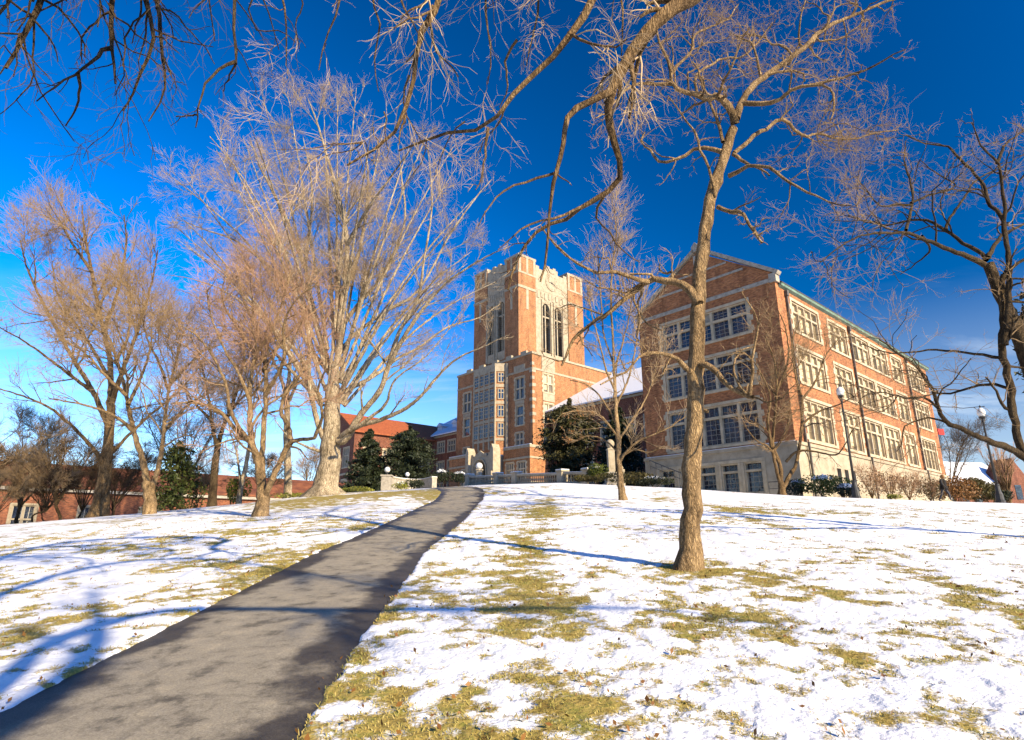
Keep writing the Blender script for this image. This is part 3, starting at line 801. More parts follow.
def fbox(mb, mp, a0, a1, z0, z1, d0, d1):
    p, q = mp(a0, z0, d0), mp(a1, z1, d1); mb.box(p[0], q[0], p[1], q[1], p[2], q[2])


def window(parent, mp, o, lights, transom, glass, frame='stone_tan', quoin=True, bars=(3, 5), bar='muntin', hood=False, arch=False, depth=.3, bw=.04, mull=.16, name='window', fr=.12):
    a0, a1, z0, z1 = o[:4]
    f = MB(); r = np.random.default_rng(int(abs(a0 * 91 + z0 * 37)) % 9999)
    e = .26
    # surround: sill, head, jambs with toothed blocks, just proud of the wall
    fbox(f, mp, a0 - e - .05, a1 + e + .05, z0 - .2, z0 - .003, -.1, depth - .05)
    fbox(f, mp, a0 - e, a1 + e, z1 + .003, z1 + .24, -.055, depth - .05)
    n = max(3, int((z1 - z0) / .42)); hh = (z1 - z0) / n
    for k in range(n):
        ex = e + (.2 if (k % 2 == 0 and quoin) else 0)
        fbox(f, mp, a0 - ex, a0 - .003, z0 + k * hh + .004, z0 + (k + 1) * hh - .004, -.05, .1)
        fbox(f, mp, a1 + .003, a1 + ex, z0 + k * hh + .004, z0 + (k + 1) * hh - .004, -.05, .1)
    if hood: fbox(f, mp, a0 - e - .15, a1 + e + .15, z1 + .243, z1 + .36, -.14, .1)
    # inner frame, mullions, transom
    fbox(f, mp, a0 + .003, a0 + fr, z0, z1, .06, depth - .004); fbox(f, mp, a1 - fr, a1 - .003, z0, z1, .06, depth - .004)
    fbox(f, mp, a0 + fr, a1 - fr, z1 - fr, z1 - .003, .06, depth - .004); fbox(f, mp, a0 + fr, a1 - fr, z0 + .003, z0 + fr, .06, depth - .004)
    xs = [a0 + (a1 - a0) * i / lights for i in range(lights + 1)]
    for x in xs[1:-1]: fbox(f, mp, x - mull / 2, x + mull / 2, z0 + fr, z1 - fr, .05, depth - .004)
    zt = [z0 + fr + .0] + ([z0 + (z1 - z0) * t for t in transom]) + [z1 - fr]
    for z in zt[1:-1]:
        for i in range(lights): fbox(f, mp, xs[i] + (mull / 2 if i else fr), xs[i + 1] - (mull / 2 if i < lights - 1 else fr), z - mull / 2, z + mull / 2, .055, depth - .004)
    w = f.build(name, M[frame], parent)
    p = MB(); fbox(p, mp, a0 + .004, a1 - .004, z0 + .004, z1 - .004, depth - .035, depth + .01); p.build('pane', M[glass], w)
    if glass == 'glass_tan' or (glass == 'glass' and name == 'window' and bars == (3, 6)):
        for i in range(lights):
            if r.random() < (.9 if glass == 'glass' else .12): continue
            bl = MB(); t_ = 1 - (r.choice([.0, .0, .12, .3, .45, .5]) + .05 * r.random()) if glass == 'glass_tan' else .2 + .3 * r.random()
            fbox(bl, mp, xs[i] + (mull / 2 if i else fr) + .004, xs[i + 1] - (mull / 2 if i < lights - 1 else fr) - .004, z0 + fr + (z1 - z0 - 2 * fr) * (1 - t_) + .003, z1 - fr - .004, depth - .0362, depth - .0352)
            bl.build('blind', M['blind' if glass == 'glass_tan' else 'muntin'], w)
    if bars:
        b = MB()
        for i in range(lights):
            l, rr_ = xs[i] + mull / 2, xs[i + 1] - mull / 2
            for j in range(len(zt) - 1):
                za, zb = zt[j] + (mull / 2 if j else 0), zt[j + 1] - (mull / 2 if j < len(zt) - 2 else 0)
                nb = max(1, round(bars[1] * (zb - za) / (z1 - z0)))
                for k in range(1, bars[0]): x = l + (rr_ - l) * k / bars[0]; fbox(b, mp, x - bw / 2, x + bw / 2, za, zb, depth - .06, depth - .037)
                for k in range(1, nb + 1 if nb > 1 else 1): z = za + (zb - za) * k / (nb + 1); fbox(b, mp, l, rr_, z - bw / 2, z + bw / 2, depth - .064, depth - .038)
                # casement edge
                for x in (l + .03, rr_ - .03): fbox(b, mp, x - .03, x + .03, za, zb, depth - .07, depth - .0395)
        b.build('glazing_bar', M[bar], w)
    return w


# ---- the four storey hall on the right -----------------------------------------
P0 = (20.9, 44.0)
hall = empty('brick_hall', (P0[0], P0[1], 0), 'large four storey red brick hall with a front gable and green copper eaves', 'building', rz=RZ)
mx_, my_ = mapper('x', 0.0), mapper('y', 0.0)
LX, WY, ZW, ZE = 38.0, 13.3, 8.8, 21.3
rows = [(9.15, 12.4), (13.75, 16.6), (18.05, 20.65)]
cols = [[(2.5, 7.5, 4)], [(9.7, 13.6, 3)], [(14.9, 19.15, 3), (19.75, 24.1, 3)], [(25.6, 28.7, 2)], [(31.2, 35.9, 4)]]
ops_s = [(a0, a1, z0, z1, l) for z0, z1 in rows for c in cols for a0, a1, l in c]
ops_f = [(2.55, 10.75, z0, z1 + .05, 5) for z0, z1 in rows]
wall = MB()
facade(wall, mx_, 0, LX, ZW, ZE, ops_s)
facade(wall, my_, 0, WY, ZW, 22.0, ops_f)
AP, ZA = WY / 2, 26.6
wall.poly([(0, 0, 22.0), (0, WY, 22.0), (0, WY, 22.3), (0, AP, ZA), (0, 0, 22.3)])
wall.poly([(.5, 0, ZE), (.5, 0, 22.3), (0, 0, 22.3), (0, 0, ZE)])
wall.poly([(LX, 0, 2), (LX, WY, 2), (LX, WY, ZE), (LX, AP, ZA - .5), (LX, 0, ZE)]); wall.poly([(0, WY, 2), (LX, WY, 2), (LX, WY, ZE), (0, WY, ZE)])
wall.build('wall', M['brick'], hall)
# stone base with basement windows
base = MB()
bops_f = [(y - .75, y + .75, 5.2, 7.6, 1) for y in (3.4, 5.35, 7.3, 9.25, 11.2)]
bops_s = [(6.6, 7.4, 5.0, 7.3, 1), (8.1, 8.9, 5.0, 7.3, 1), (9.6, 10.4, 5.0, 7.3, 1)] + [(x, x + 1.5, 6.2, 7.6, 2) for x in (15.6, 18.2, 21, 25.8, 31.5, 33.9)]
bx, by = mapper('x', -.14), mapper('y', -.14)
facade(base, bx, -.14, LX + .14, 1.0, ZW - .25, bops_s, .42)
facade(base, by, -.14, WY + .14, 1.0, ZW - .25, bops_f, .42)
base.build('stone_base', M['stone'], hall)
wt = MB()
wt.box(-.24, LX + .2, -.24, -.003, ZW - .25, ZW); wt.box(-.24, -.003, -.003, WY + .2, ZW - .25, ZW)
wt.build('water_table', M['stone'], hall)
sc_ = MB(); sc_.box(-.22, -.003, .0, WY, ZW + .002, ZW + .05); sc_.build('snow_ledge', M['snow'], hall)
for o in bops_f: window(hall, by, o, 1, [.72], 'glass', quoin=False, bars=(3, 5), bar='muntin', depth=.42, bw=.03)
for o in bops_s[3:]: window(hall, bx, o, 2, [], 'glass', quoin=False, bars=(2, 2), bar='muntin_dark', depth=.42)
for o in bops_s[:3]:
    v = MB(); fbox(v, bx, o[0] + .004, o[1] - .004, o[2] + .004, o[3] - .004, .38, .43); v.build('doorway', M['door'], hall)
for o in ops_s: window(hall, mx_, o, o[4], [.68] if o[3] - o[2] > 2.7 else [.66], 'glass_tan', bars=(2, 3), bar='muntin_dark', bw=.035, hood=False)
for i, o in enumerate(ops_f): window(hall, my_, o, 5, [.70] if i != 2 else [.62], 'glass', bars=(3, 6), bar='muntin', bw=.03, mull=.22)
# gable coping, bands, niche
cp_ = MB()
for s in (-1, 1):
    e0 = np.array([-.1, AP + s * (AP + .25), 22.15]); e1 = np.array([-.1, AP + s * .12, ZA + .18])
    n_ = np.array([0, s * (ZA - 22.15), AP]); n_ = n_ / np.linalg.norm(n_)
    q = [e0, e1, e1 + n_ * .3, e0 + n_ * .3]
    cp_.prism([(p[1], p[2]) for p in q], 'x', -.13, .5)
    # kneeler blocks
    y = AP + s * (AP + .05); cp_.box(-.14, .52, y - .45 if s > 0 else y - .12, y + .12 if s > 0 else y + .45, 21.55, 22.28)
cp_.box(-.13, .5, AP - .35, AP + .35, ZA + .1, ZA + .62)
cp_.prism([(AP - .35, ZA + .62), (AP + .35, ZA + .62), (AP, ZA + 1.0)], 'x', -.13, .5)
cp_.box(-.07, .1, .35, WY - .35, 21.62, 21.95)
cp_.box(-.07, .1, 2.5, WY - 2.5, 23.45, 23.65)
cp_.box(-.07, .1, 3.9, WY - 3.9, 24.55, 24.72)
cp_.box(-.09, .1, AP - .28, AP + .28, 23.655, 26.3)
cp_.box(-.08, .1, AP - .55, AP + .55, 22.2, 23.44)
cp_.build('gable_coping', M['stone_rough'], hall)
qn = MB()
for k in range(14):
    z = 9.1 + k * .9
    if z > 21: break
rf = MB(); rf.prism([(-.35, ZE + .22), (AP, ZA - .45), (WY + .35, ZE + .22), (WY + .35, ZE + .32), (AP, ZA - .3), (-.35, ZE + .32)], 'x', .5, LX + .3); rf.build('roof', M['slate'], hall)
gt = MB(); gt.prism([(-.003, ZE - .06), (-.26, ZE + .06), (-.34, ZE + .26), (-.24, ZE + .26), (-.003, ZE + .16)], 'x', .52, LX + .35); gt.build('copper_gutter', M['copper'], hall)
for x in (1.55, 14.35, 30.3):
    dpp = MB(); dpp.box(x - .08, x + .08, -.2, -.05, ZW + .02, ZE - .2); dpp.box(x - .16, x + .16, -.28, -.04, ZE - .6, ZE - .14)
    dpp.box(x - .08, x + .08, -.38, -.25, 4.5, ZW + .05)
    for z in (10, 13, 16, 19): dpp.box(x - .13, x + .13, -.22, -.004, z, z + .08)
    dpp.build('downspout', M['lead'], hall)

# ---- the clock tower hall -------------------------------------------------------
L0 = (3.705, 105.82)
tw = empty('clock_tower', (L0[0], L0[1], 0), 'tall square brick tower with stone trimmed belfry windows, a clock face and battlements', 'building', rz=RZ)
lx, ly = mapper('x', 0.0), mapper('y', 0.0)
ZT, ZB, DX, DY = 35.0, 7.0, 22.6, 23.0
low = MB()
lo_s = [(2.85, 5.35, 28.1, 31.6, 2), (2.95, 5.25, 22.4, 26.0, 2), (2.95, 5.2, 18.9, 21.3, 2)]
lo_f = [(2.3, 4.6, 26.9, 31.0, 2), (2.5, 4.4, 22.0, 25.6, 1), (2.6, 4.5, 18.2, 20.6, 2), (18.4, 20.7, 26.9, 31.0, 2), (18.6, 20.5, 22.0, 25.6, 1), (18.6, 20.4, 16.2, 19.6, 2)]
facade(low, lx, 0, DX, ZB, ZT, lo_s); facade(low, ly, 0, DY, ZB, ZT, lo_f)
low.poly([(DX, 0, ZB), (DX, DY, ZB), (DX, DY, ZT), (DX, 0, ZT)]); low.poly([(0, DY, ZB), (DX, DY, ZB), (DX, DY, ZT), (0, DY, ZT)]); low.poly([(0, 0, ZT - .5), (DX, 0, ZT - .5), (DX, DY, ZT - .5), (0, DY, ZT - .5)])
low.build('wall', M['brick_tower'], tw)
for o in lo_s: window(tw, lx, o, o[4], [.5], 'glass_tan', bars=(2, 2), bar='muntin', bw=.06, mull=.3)
for o in lo_f: window(tw, ly, o, o[4], [.5], 'glass', bars=(2, 3), bar='muntin', bw=.06, mull=.3)
def one(name, m_, a0, a1, z0, z1, d0, d1):
    t_ = MB(); fbox(t_, m_, a0, a1, z0, z1, d0, d1); t_.build(name, M['stone'], tw)


one('parapet_coping', lx, -.15, DX + .15, ZT - .05, ZT + .35, -.181, .5); one('parapet_coping', ly, -.15, DY + .15, ZT - .05, ZT + .35, -.18, .5)
one('stone_band', lx, .002, DX, 31.95, 32.35, -.09, .05); one('stone_band', ly, .002, DY, 31.95, 32.35, -.09, .05)
for a in ((lx, 2.35, 5.85, 32.36, 34.9), (ly, 1.9, 5.0, 32.36, 33.4), (lx, 2.6, 5.6, 26.45, 27.85), (ly, 2.2, 4.7, 25.9, 26.6), (ly, 18.3, 20.8, 25.9, 26.6)): one('stone_panel', *a, -.1, .05)
tr = MB()
for k in range(9):
    z = 22 + k * 1.35
    fbox(tr, lx, -.06, .5 + .35 * (k % 2), z, z + .6, -.061, .1); fbox(tr, ly, -.06, .45 + .3 * (k % 2), z + .003, z + .597, -.064, .1)
tr.build('quoins', M['stone'], tw)
# brick and stone battlement over the lower block
lb = MB()
for y in np.arange(1.5, DY - 1, 4.2): fbox(lb, ly, y, y + 1.6, ZT + .352, ZT + .9, -.1, .4)
lb.build('lower_battlement', M['stone'], tw)
# belfry shaft
CX, CY, UX, UY, UT = 1.3, 5.1, 18.2, 13.5, 57.0
ux, uy = mapper('x', CY), mapper('y', CX)
sh = MB()
us = [(CX + 6.3, CX + 8.55, 38.0, 48.6), (CX + 9.75, CX + 12.0, 38.0, 48.6)]
uf = [(CY + 4.1, CY + 6.2, 38.0, 48.6), (CY + 7.3, CY + 9.4, 38.0, 48.6)]
facade(sh, ux, CX, CX + UX, ZT - .6, 55.0, us, .9); facade(sh, uy, CY, CY + UY, ZT - .6, 55.0, uf, .9)
sh.poly([(CX + UX, CY, ZT - .6), (CX + UX, CY + UY, ZT - .6), (CX + UX, CY + UY, 55), (CX + UX, CY, 55)]); sh.poly([(CX, CY + UY, ZT - .6), (CX + UX, CY + UY, ZT - .6), (CX + UX, CY + UY, 55), (CX, CY + UY, 55)]); sh.poly([(CX, CY, 54), (CX + UX, CY, 54), (CX + UX, CY + UY, 54), (CX, CY + UY, 54)])
sh.build('belfry_shaft', M['brick_tower'], tw)
# corner piers rise above the parapet
for (xa, ya) in ((0, 0), (1, 0), (0, 1), (1, 1)):
    pr = MB(); w_, d_ = 4.7, 4.2
    x0 = CX - .35 if xa == 0 else CX + UX - w_ + .35; y0 = CY - .35 if ya == 0 else CY + UY - d_ + .35
    pr.box(x0, x0 + w_, y0, y0 + d_, ZT + .36, 57.0)
    p_ = pr.build('corner_pier', M['brick_tower'], tw)
    st = MB()
    st.box(x0 - .12, x0 + w_ + .12, y0 - .12, y0 + d_ + .12, 50.2, 50.75)
    st.box(x0 - .1, x0 + w_ + .1, y0 - .1, y0 + d_ + .1, 57.003, 57.5)
    st.box(x0 - .06, x0 + w_ + .06, y0 - .06, y0 + d_ + .06, 53.4, 53.8)
    for fx in (x0 + .1, x0 + w_ * .5 - .28, x0 + w_ - .66): st.box(fx, fx + .56, y0 - .07, y0 + .1, 53.81, 57.0)
    for fy in (y0 + .1, y0 + d_ * .5 - .28, y0 + d_ - .66): st.box(x0 - .07, x0 + .1, fy, fy + .56, 53.81, 57.0)
    # tall slit panels
    st.box(x0 + w_ / 2 - .32, x0 + w_ / 2 + .32, y0 - .075, y0 + .1, 45.9, 50.19); st.box(x0 - .075, x0 + .1, y0 + d_ / 2 - .3, y0 + d_ / 2 + .3, 45.9, 50.19)
    st.build('stone_band', M['stone'], p_)
bt = MB()
# stone panels between the piers: tracery field, clock field and parapet with stepped battlement
for m_, a0, a1, ops in ((ux, CX + 4.45, CX + 13.8, us), (uy, CY + 3.95, CY + 9.55, uf)):
    c = (a0 + a1) / 2
    facade(bt, lambda a, z, d, m_=m_: m_(a, z, d - .16), a0, a1, 36.2, 51.2, ops, 1.0)
    fbox(bt, m_, a0, a1, 51.2, 55.9, -.2, .3)
    fbox(bt, m_, c - 1.9, c + 1.9, 55.9, 56.9, -.2, .3)
    for x in (a0 + .1, a1 - 1.1): fbox(bt, m_, x, x + 1.0, 55.9, 56.5, -.2, .3)
    for x in (c - 1.3, c + .5): fbox(bt, m_, x, x + .8, 56.9, 57.3, -.2, .3)
    for o in ops:   # pointed heads: fill the corners of each opening
        w_ = (o[1] - o[0]) / 2; mid = (o[0] + o[1]) / 2
        for s in (-1, 1):
            arc = [(mid + s * w_ * (math.cos(t)), 46.9 + 1.7 * math.sin(t) ** .9) for t in np.linspace(0, math.pi / 2, 7)]
            poly = arc + [(mid, 48.61), (mid + s * w_, 48.61)]
            n0 = len(bt.v); bt.v += [m_(p[0], p[1], -.158) for p in poly] + [m_(p[0], p[1], .5) for p in poly]
            kk = len(poly); bt.f.append(tuple(n0 + i for i in range(kk)))
            for i in range(kk): j = (i + 1) % kk; bt.f.append((n0 + i, n0 + j, n0 + kk + j, n0 + kk + i))
        fbox(bt, m_, mid - .13, mid + .13, 38.0, 48.4, .1, .5); fbox(bt, m_, o[0], o[1], 45.6, 45.9, .1, .5)
        fbox(bt, m_, o[0] - .3, o[0] - .08, 36.3, 49.2, -.4, -.162); fbox(bt, m_, o[1] + .08, o[1] + .3, 36.3, 49.2, -.4, -.162)
    for k in range(8):   # carved tracery blocks
        x = a0 + .4 + (a1 - a0 - .8) * k / 8
        fbox(bt, m_, x, x + (a1 - a0 - .8) / 8 * .55, 49.4 + .3 * (k % 2), 50.9, -.3, -.15)
bt.build('belfry_stonework', M['stone'], tw)
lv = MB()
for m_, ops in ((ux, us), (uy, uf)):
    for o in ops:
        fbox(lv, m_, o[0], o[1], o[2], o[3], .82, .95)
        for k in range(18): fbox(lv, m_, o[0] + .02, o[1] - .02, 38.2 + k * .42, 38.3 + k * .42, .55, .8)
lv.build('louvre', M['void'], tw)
for m_, c in ((ux, CX + 9.1), (uy, CY + 6.75)):
    ck = MB(); n0 = 28
    ring = [(math.cos(2 * math.pi * i / n0), math.sin(2 * math.pi * i / n0)) for i in range(n0)]
    def disc(mb, r, d0, d1):
        k0 = len(mb.v); mb.v += [m_(c + r * x, 53.6 + r * y, d0) for x, y in ring] + [m_(c + r * x, 53.6 + r * y, d1) for x, y in ring]
        mb.f.append(tuple(k0 + i for i in range(n0)))
        for i in range(n0): j = (i + 1) % n0; mb.f.append((k0 + i, k0 + j, k0 + n0 + j, k0 + n0 + i))
    disc(ck, 1.75, -.34, -.19)
    cko = ck.build('clock_face', M['stone'], tw)
    hd = MB(); disc(hd, .22, -.42, -.34)
    for ang, l_ in ((-20, 1.35), (172, .95)):
        a_ = math.radians(ang); dx, dz = math.cos(a_), math.sin(a_)
        hd.poly([m_(c - dz * .13, 53.6 + dx * .13, -.40), m_(c + dx * l_, 53.6 + dz * l_, -.40), m_(c + dz * .13, 53.6 - dx * .13, -.40)])
    for i in range(12):
        a_ = math.radians(30 * i); x, z = c + 1.48 * math.cos(a_), 53.6 + 1.48 * math.sin(a_); fbox(hd, m_, x - .07, x + .07, z - .07, z + .07, -.37, -.33)
    hd.build('clock_hands', M['iron'], cko)
# stone oriel bay over the entrance
bay = MB()
Y0, Y1, BX = 8.0, 15.6, -1.7
def bayring(z0, z1, ex, mb):
    mb.prism([(.3, Y0 - .9 - ex), (BX - ex, Y0 + .6 - ex * .4), (BX - ex, Y1 - .6 + ex * .4), (.3, Y1 + .9 + ex)], 'z', z0, z1)
bayring(17.0, 34.2, 0, bay)
by_o = bay.build('oriel_bay', M['brick_tower'], tw)
bs = MB()
for z0, z1 in ((33.0, 34.6), (29.9, 30.5), (26.6, 27.2), (23.2, 23.8), (19.6, 20.1)): bayring(z0, z1, .12, bs)
for y in (Y0 + .6, Y0 + 2.2, Y0 + 3.8, Y0 + 5.4, Y1 - .6):
    bs.box(BX - .16, BX + .1, y - .17, y + .17, 18, 34)
bs.box(-.35, -.003, Y0 - 1.3, Y0 - .75, 17, 34.5); bs.box(-.35, -.003, Y1 + .75, Y1 + 1.3, 17, 34.5)
bs.build('stone_frame', M['stone'], by_o)
my2 = mapper('y', BX)
for z0, z1 in ((30.6, 32.9), (27.3, 29.7), (23.9, 26.5), (20.2, 23.1)):
    if z0 in (27.3, 23.9, 30.6, 20.2):
        wz = MB(); fbox(wz, my2, Y0 + .8, Y1 - .8, z0 + .25, z1 - .15, -.05, .02); ww = wz.build('window', M['glass'], by_o)
        wb = MB()
        for i in range(11): y = Y0 + .8 + (Y1 - Y0 - 1.6) * i / 10; fbox(wb, my2, y - .045, y + .045, z0 + .25, z1 - .15, -.1, -.052)
        for t in (.0, .38, .7, 1.0): z = z0 + .25 + (z1 - z0 - .4) * t; fbox(wb, my2, Y0 + .75, Y1 - .75, z - .07, z + .07, -.105, -.053)
        wb.build('glazing_bar', M['stone'], ww)
        for s, ya in ((1, Y0), (-1, Y1)):
            cw = MB(); p0 = np.array([.0, ya - s * .62]); p1 = np.array([BX + .1, ya + s * .52]); n_ = np.array([-(p1 - p0)[1], (p1 - p0)[0]]) * -s; n_ = n_ / np.linalg.norm(n_) * .06
            if n_[0] > 0: n_ = -n_
            a_, b_ = p0 * .78 + p1 * .22 + n_, p0 * .22 + p1 * .78 + n_
            cw.poly([(*a_, z0 + .3), (*b_, z0 + .3), (*b_, z1 - .2), (*a_, z1 - .2)]); cwo = cw.build('window', M['glass'], by_o)
            fr_ = MB(); n2 = n_ * 1.6
            for t in (0, .5, 1): q = a_ * (1 - t) + b_ * t + n2 * .3; fr_.bar((*q, z0 + .25), (*q, z1 - .15), .16)
            for z in (z0 + .3, (z0 + z1) / 2 + .3, z1 - .2): fr_.bar((*(a_ + n2 * .35), z), (*(b_ + n2 * .35), z), .15)
            fr_.build('glazing_bar', M['stone'], cwo)
# entrance porch with pointed arch
PX, PY0, PY1, PZ = -3.6, 6.9, 13.6, 16.6
pc = MB(); pyf = mapper('y', PX); c_ = (PY0 + PY1) / 2 + .3; aw = 1.75
pts = [(c_ + aw, 9.0), (c_ + aw, 13.6)] + [(c_ + aw * math.cos(t), 13.6 + 2.4 * math.sin(t)) for t in np.linspace(.2, math.pi - .2, 11)] + [(c_ - aw, 13.6), (c_ - aw, 9.0)]
out = [(PY0, 9.0), (PY0, PZ), (PY1, PZ), (PY1, 9.0)]
pc.poly([pyf(*p, 0) for p in (out + pts[::-1][0:0])] ) if False else None
half = len(pts) // 2
pc.poly([pyf(p[0], p[1], 0) for p in [(PY1, 9.0), (PY1, PZ), (c_, PZ)] + [pts[half]] + pts[:half][::-1]])
pc.poly([pyf(p[0], p[1], 0) for p in [(PY0, 9.0), (PY0, PZ), (c_, PZ)] + [pts[half]] + pts[half + 1:]])
for i in range(len(pts) - 1): pc.poly([pyf(*pts[i], 0), pyf(*pts[i + 1], 0), pyf(*pts[i + 1], 2.6), pyf(*pts[i], 2.6)])
pc.box(PX + 2.7, 0, PY0, PY1, 9, PZ - .01); pc.poly([(PX, PY0, 9), (0, PY0, 9), (0, PY0, PZ), (PX, PY0, PZ)]); pc.poly([(PX, PY1, 9), (0, PY1, 9), (0, PY1, PZ), (PX, PY1, PZ)]); pc.poly([(PX, PY0, PZ), (0, PY0, PZ), (0, PY1, PZ), (PX, PY1, PZ)])
for s in (-1, 1):   # arch moulding
    for i in range(half):
        p, q = pts[i], pts[i + 1]
        if s > 0: p, q = (2 * c_ - p[0], p[1]), (2 * c_ - q[0], q[1])
        pc.bar(pyf(p[0] + (.25 if p[0] > c_ else -.25), p[1] + .2, -.06), pyf(q[0] + (.25 if q[0] > c_ else -.25), q[1] + .2, -.06), .22)
for x in np.arange(PY0 + .4, PY1 - .6, 1.3): fbox(pc, pyf, x, x + .7, PZ + .002, PZ + .55, -.05, .4)
pc.prism([(PY0 + 1.6, PZ + .003), (PY1 - 1.2, PZ + .003), (c_, PZ + 1.15)], 'x', PX - .04, PX + .36)
po = pc.build('entrance_porch', M['stone'], tw)
for y in (PY0 - .5, PY1 + .1):
    bt_ = MB(); bt_.box(PX - .7, PX + 1.0, y - .55, y + .35, 9, 17.6); bt_.box(PX - 1.1, PX - .69, y - .5, y + .3, 9, 13.6); bt_.prism([(y - .55, 17.602), (y + .35, 17.602), (y - .1, 18.5)], 'x', PX - .7, PX + 1.0)
    bt_.build('buttress', M['stone'], po)
dr = MB(); fbox(dr, pyf, c_ - 1.7, c_ + 1.7, 9.2, 15.6, 2.55, 2.69); dr.build('door', M['door'], po)
sw_ = MB(); sw_.box(PX + .42, -.01, PY0 + .05, PY1 - .05, PZ + .005, PZ + .25); sw_.build('porch_snow', M['snow'], po)
# low side blocks either side of the porch
for k, (ya, yb, xa) in enumerate(((-.8, 6.2, -1.5), (15.2, 23.6, -1.2))):
    fl = mapper('y', xa)
    blk = MB(); wo = [(ya + 1.2, ya + 3.1, 12.0, 15.0, 3), (ya + 4.4, ya + 6.2, 12.0, 15.0, 3)] if k == 0 else [(ya + 2, ya + 4, 12, 15, 3)]
    facade(blk, fl, ya, yb, 7, 17.6, wo)
    blk.poly([(xa, ya, 7), (9 if k == 0 else 0, ya, 7), (9 if k == 0 else 0, ya, 17.6), (xa, ya, 17.6)]); blk.poly([(xa, yb, 7), (0, yb, 7), (0, yb, 17.6), (xa, yb, 17.6)])
    blk.poly([(xa, ya, 17.6), (9 if k == 0 else 0, ya, 17.6), (9 if k == 0 else 0, -.002, 17.6), (0, -.002, 17.6), (0, yb, 17.6), (xa, yb, 17.6)] if k == 0 else [(xa, ya, 17.6), (0, ya, 17.6), (0, yb, 17.6), (xa, yb, 17.6)])
    bo = blk.build('side_block', M['brick_tower'], tw)
    sb_ = MB()
    for z, h_ in ((17.4, .5), (15.5, .35), (11.2, .35)):
        fbox(sb_, fl, ya - .1, yb, z, z + h_, -.12, -.003)
        sb_.box(xa - .118, 9 if k == 0 else -.01, ya - .12, ya - .003, z + .002, z + h_ - .002)
    sb_.build('stone_band', M['stone'], bo)
    sn_ = MB(); sn_.box(xa - .1, xa + .35, ya - .1, yb, 17.903, 18.0); sn_.build('roof_snow', M['snow'], bo)
    for o in wo: window(bo, fl, o, o[4], [.6], 'glass', bars=(2, 3), bar='muntin', bw=.06, mull=.22)

# ---- the wings ------------------------------------------------------------------
def wing(name, label, xa, xr, y0, y1, zb, ze, zr, rows_, step, ww_, dorm, snow_mat, lights=2):
    w = empty(name, (L0[0], L0[1], 0), label, 'building', rz=RZ)
    m_ = mapper('y', xa); mb = MB(); ops = []
    y = y0 + 1.2
    while y + ww_ < y1 - .5:
        for z0, z1 in rows_: ops.append((y, y + ww_, z0, z1))
        y += step
    facade(mb, m_, y0, y1, zb, ze, ops)
    mb.poly([(xa, y0, zb), (xr * 2 - xa, y0, zb), (xr * 2 - xa, y0, ze), (xr, y0, zr - .2), (xa, y0, ze)]); mb.poly([(xa, y1, zb), (xr * 2 - xa, y1, zb), (xr * 2 - xa, y1, ze), (xr, y1, zr - .2), (xa, y1, ze)])
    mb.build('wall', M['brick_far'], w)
    rb = MB(); rb.prism([(xa - .6, ze - .1), (xr, zr), (xr * 2 - xa + .6, ze - .1), (xr * 2 - xa + .6, ze + .15), (xr, zr + .28), (xa - .6, ze + .15)], 'y', y0, y1); rb.build('snowy_roof', snow_mat, w)
    for o in ops: window(w, m_, o, lights, [.55], 'glass', quoin=False, bars=(2, 3), bar='muntin', bw=.07, mull=.2)
    cb = MB(); fbox(cb, m_, y0, y1, ze - .5, ze - .12, -.15, -.003); fbox(cb, m_, y0, y1, rows_[0][0] - .9, rows_[0][0] - .55, -.08, -.003); cb.build('cornice', M['stone'], w)
    k = (zr - ze) / (xr - xa)
    for y in dorm:
        dm = MB(); x_ = xa + 3.2; z_ = ze + k * 3.2
        dm.box(x_, x_ + 3, y - .9, y + .9, z_ - .3, z_ + 1.3); dm.prism([(y - 1.2, z_ + 1.3), (y + 1.2, z_ + 1.3), (y, z_ + 2.2)], 'x', x_ - .25, x_ + 4); dm.build('dormer', M['snow'], w)
    return w


wing('hall_wing', 'long brick wing left of the tower with a snow covered roof and rows of windows', 3.5, 19.0, 23.05, 47.5, 6.0, 24.4, 32.8,
     [(11.5, 13.6), (15.2, 18.4), (20.4, 22.8)], 4.0, 2.6, (27, 33, 39), M['snow'], 3)
wing('hall_wing', 'brick wing right of the tower, mostly behind dark evergreens, with a snowy roof', 3.6, 22.5, -34, -.02, 6.0, 24.3, 34.6,
     [(12.0, 15.0), (17.0, 20.5)], 4.4, 2.4, (), M['snow'], 2)
# forward block of the old hall, behind the big tree
pv_ = empty('old_brick_hall', (L0[0], L0[1], 0), 'dark brick hall with an orange tiled roof between the huge pale tree and the evergreens', 'building', rz=RZ)
XB, YB, YE = -16.3, 36.0, 50.0
fx_ = mapper('y', XB); fy_ = mapper('x', YB); pm = MB()
PO = [(y, y + 2.4, z0, z1) for y in (38.0, 42, 46) for z0, z1 in ((10.0, 13.6), (16.2, 20.2))]; PS = [(x, x + 2.4, z0, z1) for x in (-14, -9.5, -5, -.5) for z0, z1 in ((10.0, 13.6), (16.2, 20.2))]
facade(pm, fx_, YB, YE, 2, 23.4, PO); facade(pm, fy_, XB, 12, 2, 23.4, PS); pm.poly([(XB, YE, 2), (12, YE, 2), (12, YE, 23.4), (XB, YE, 23.4)]); pm.poly([(XB, YB, 23.4), (XB, YE, 23.4), (XB, (YB + YE) / 2, 27.8)])
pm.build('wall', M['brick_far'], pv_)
hr = MB(); hr.prism([(YB - .7, 23.1), ((YB + YE) / 2, 27.9), (YE + .7, 23.1), (YE + .7, 23.4), ((YB + YE) / 2, 28.25), (YB - .7, 23.4)], 'x', XB - .5, 12); hr.build('tiled_roof', M['tile'], pv_)
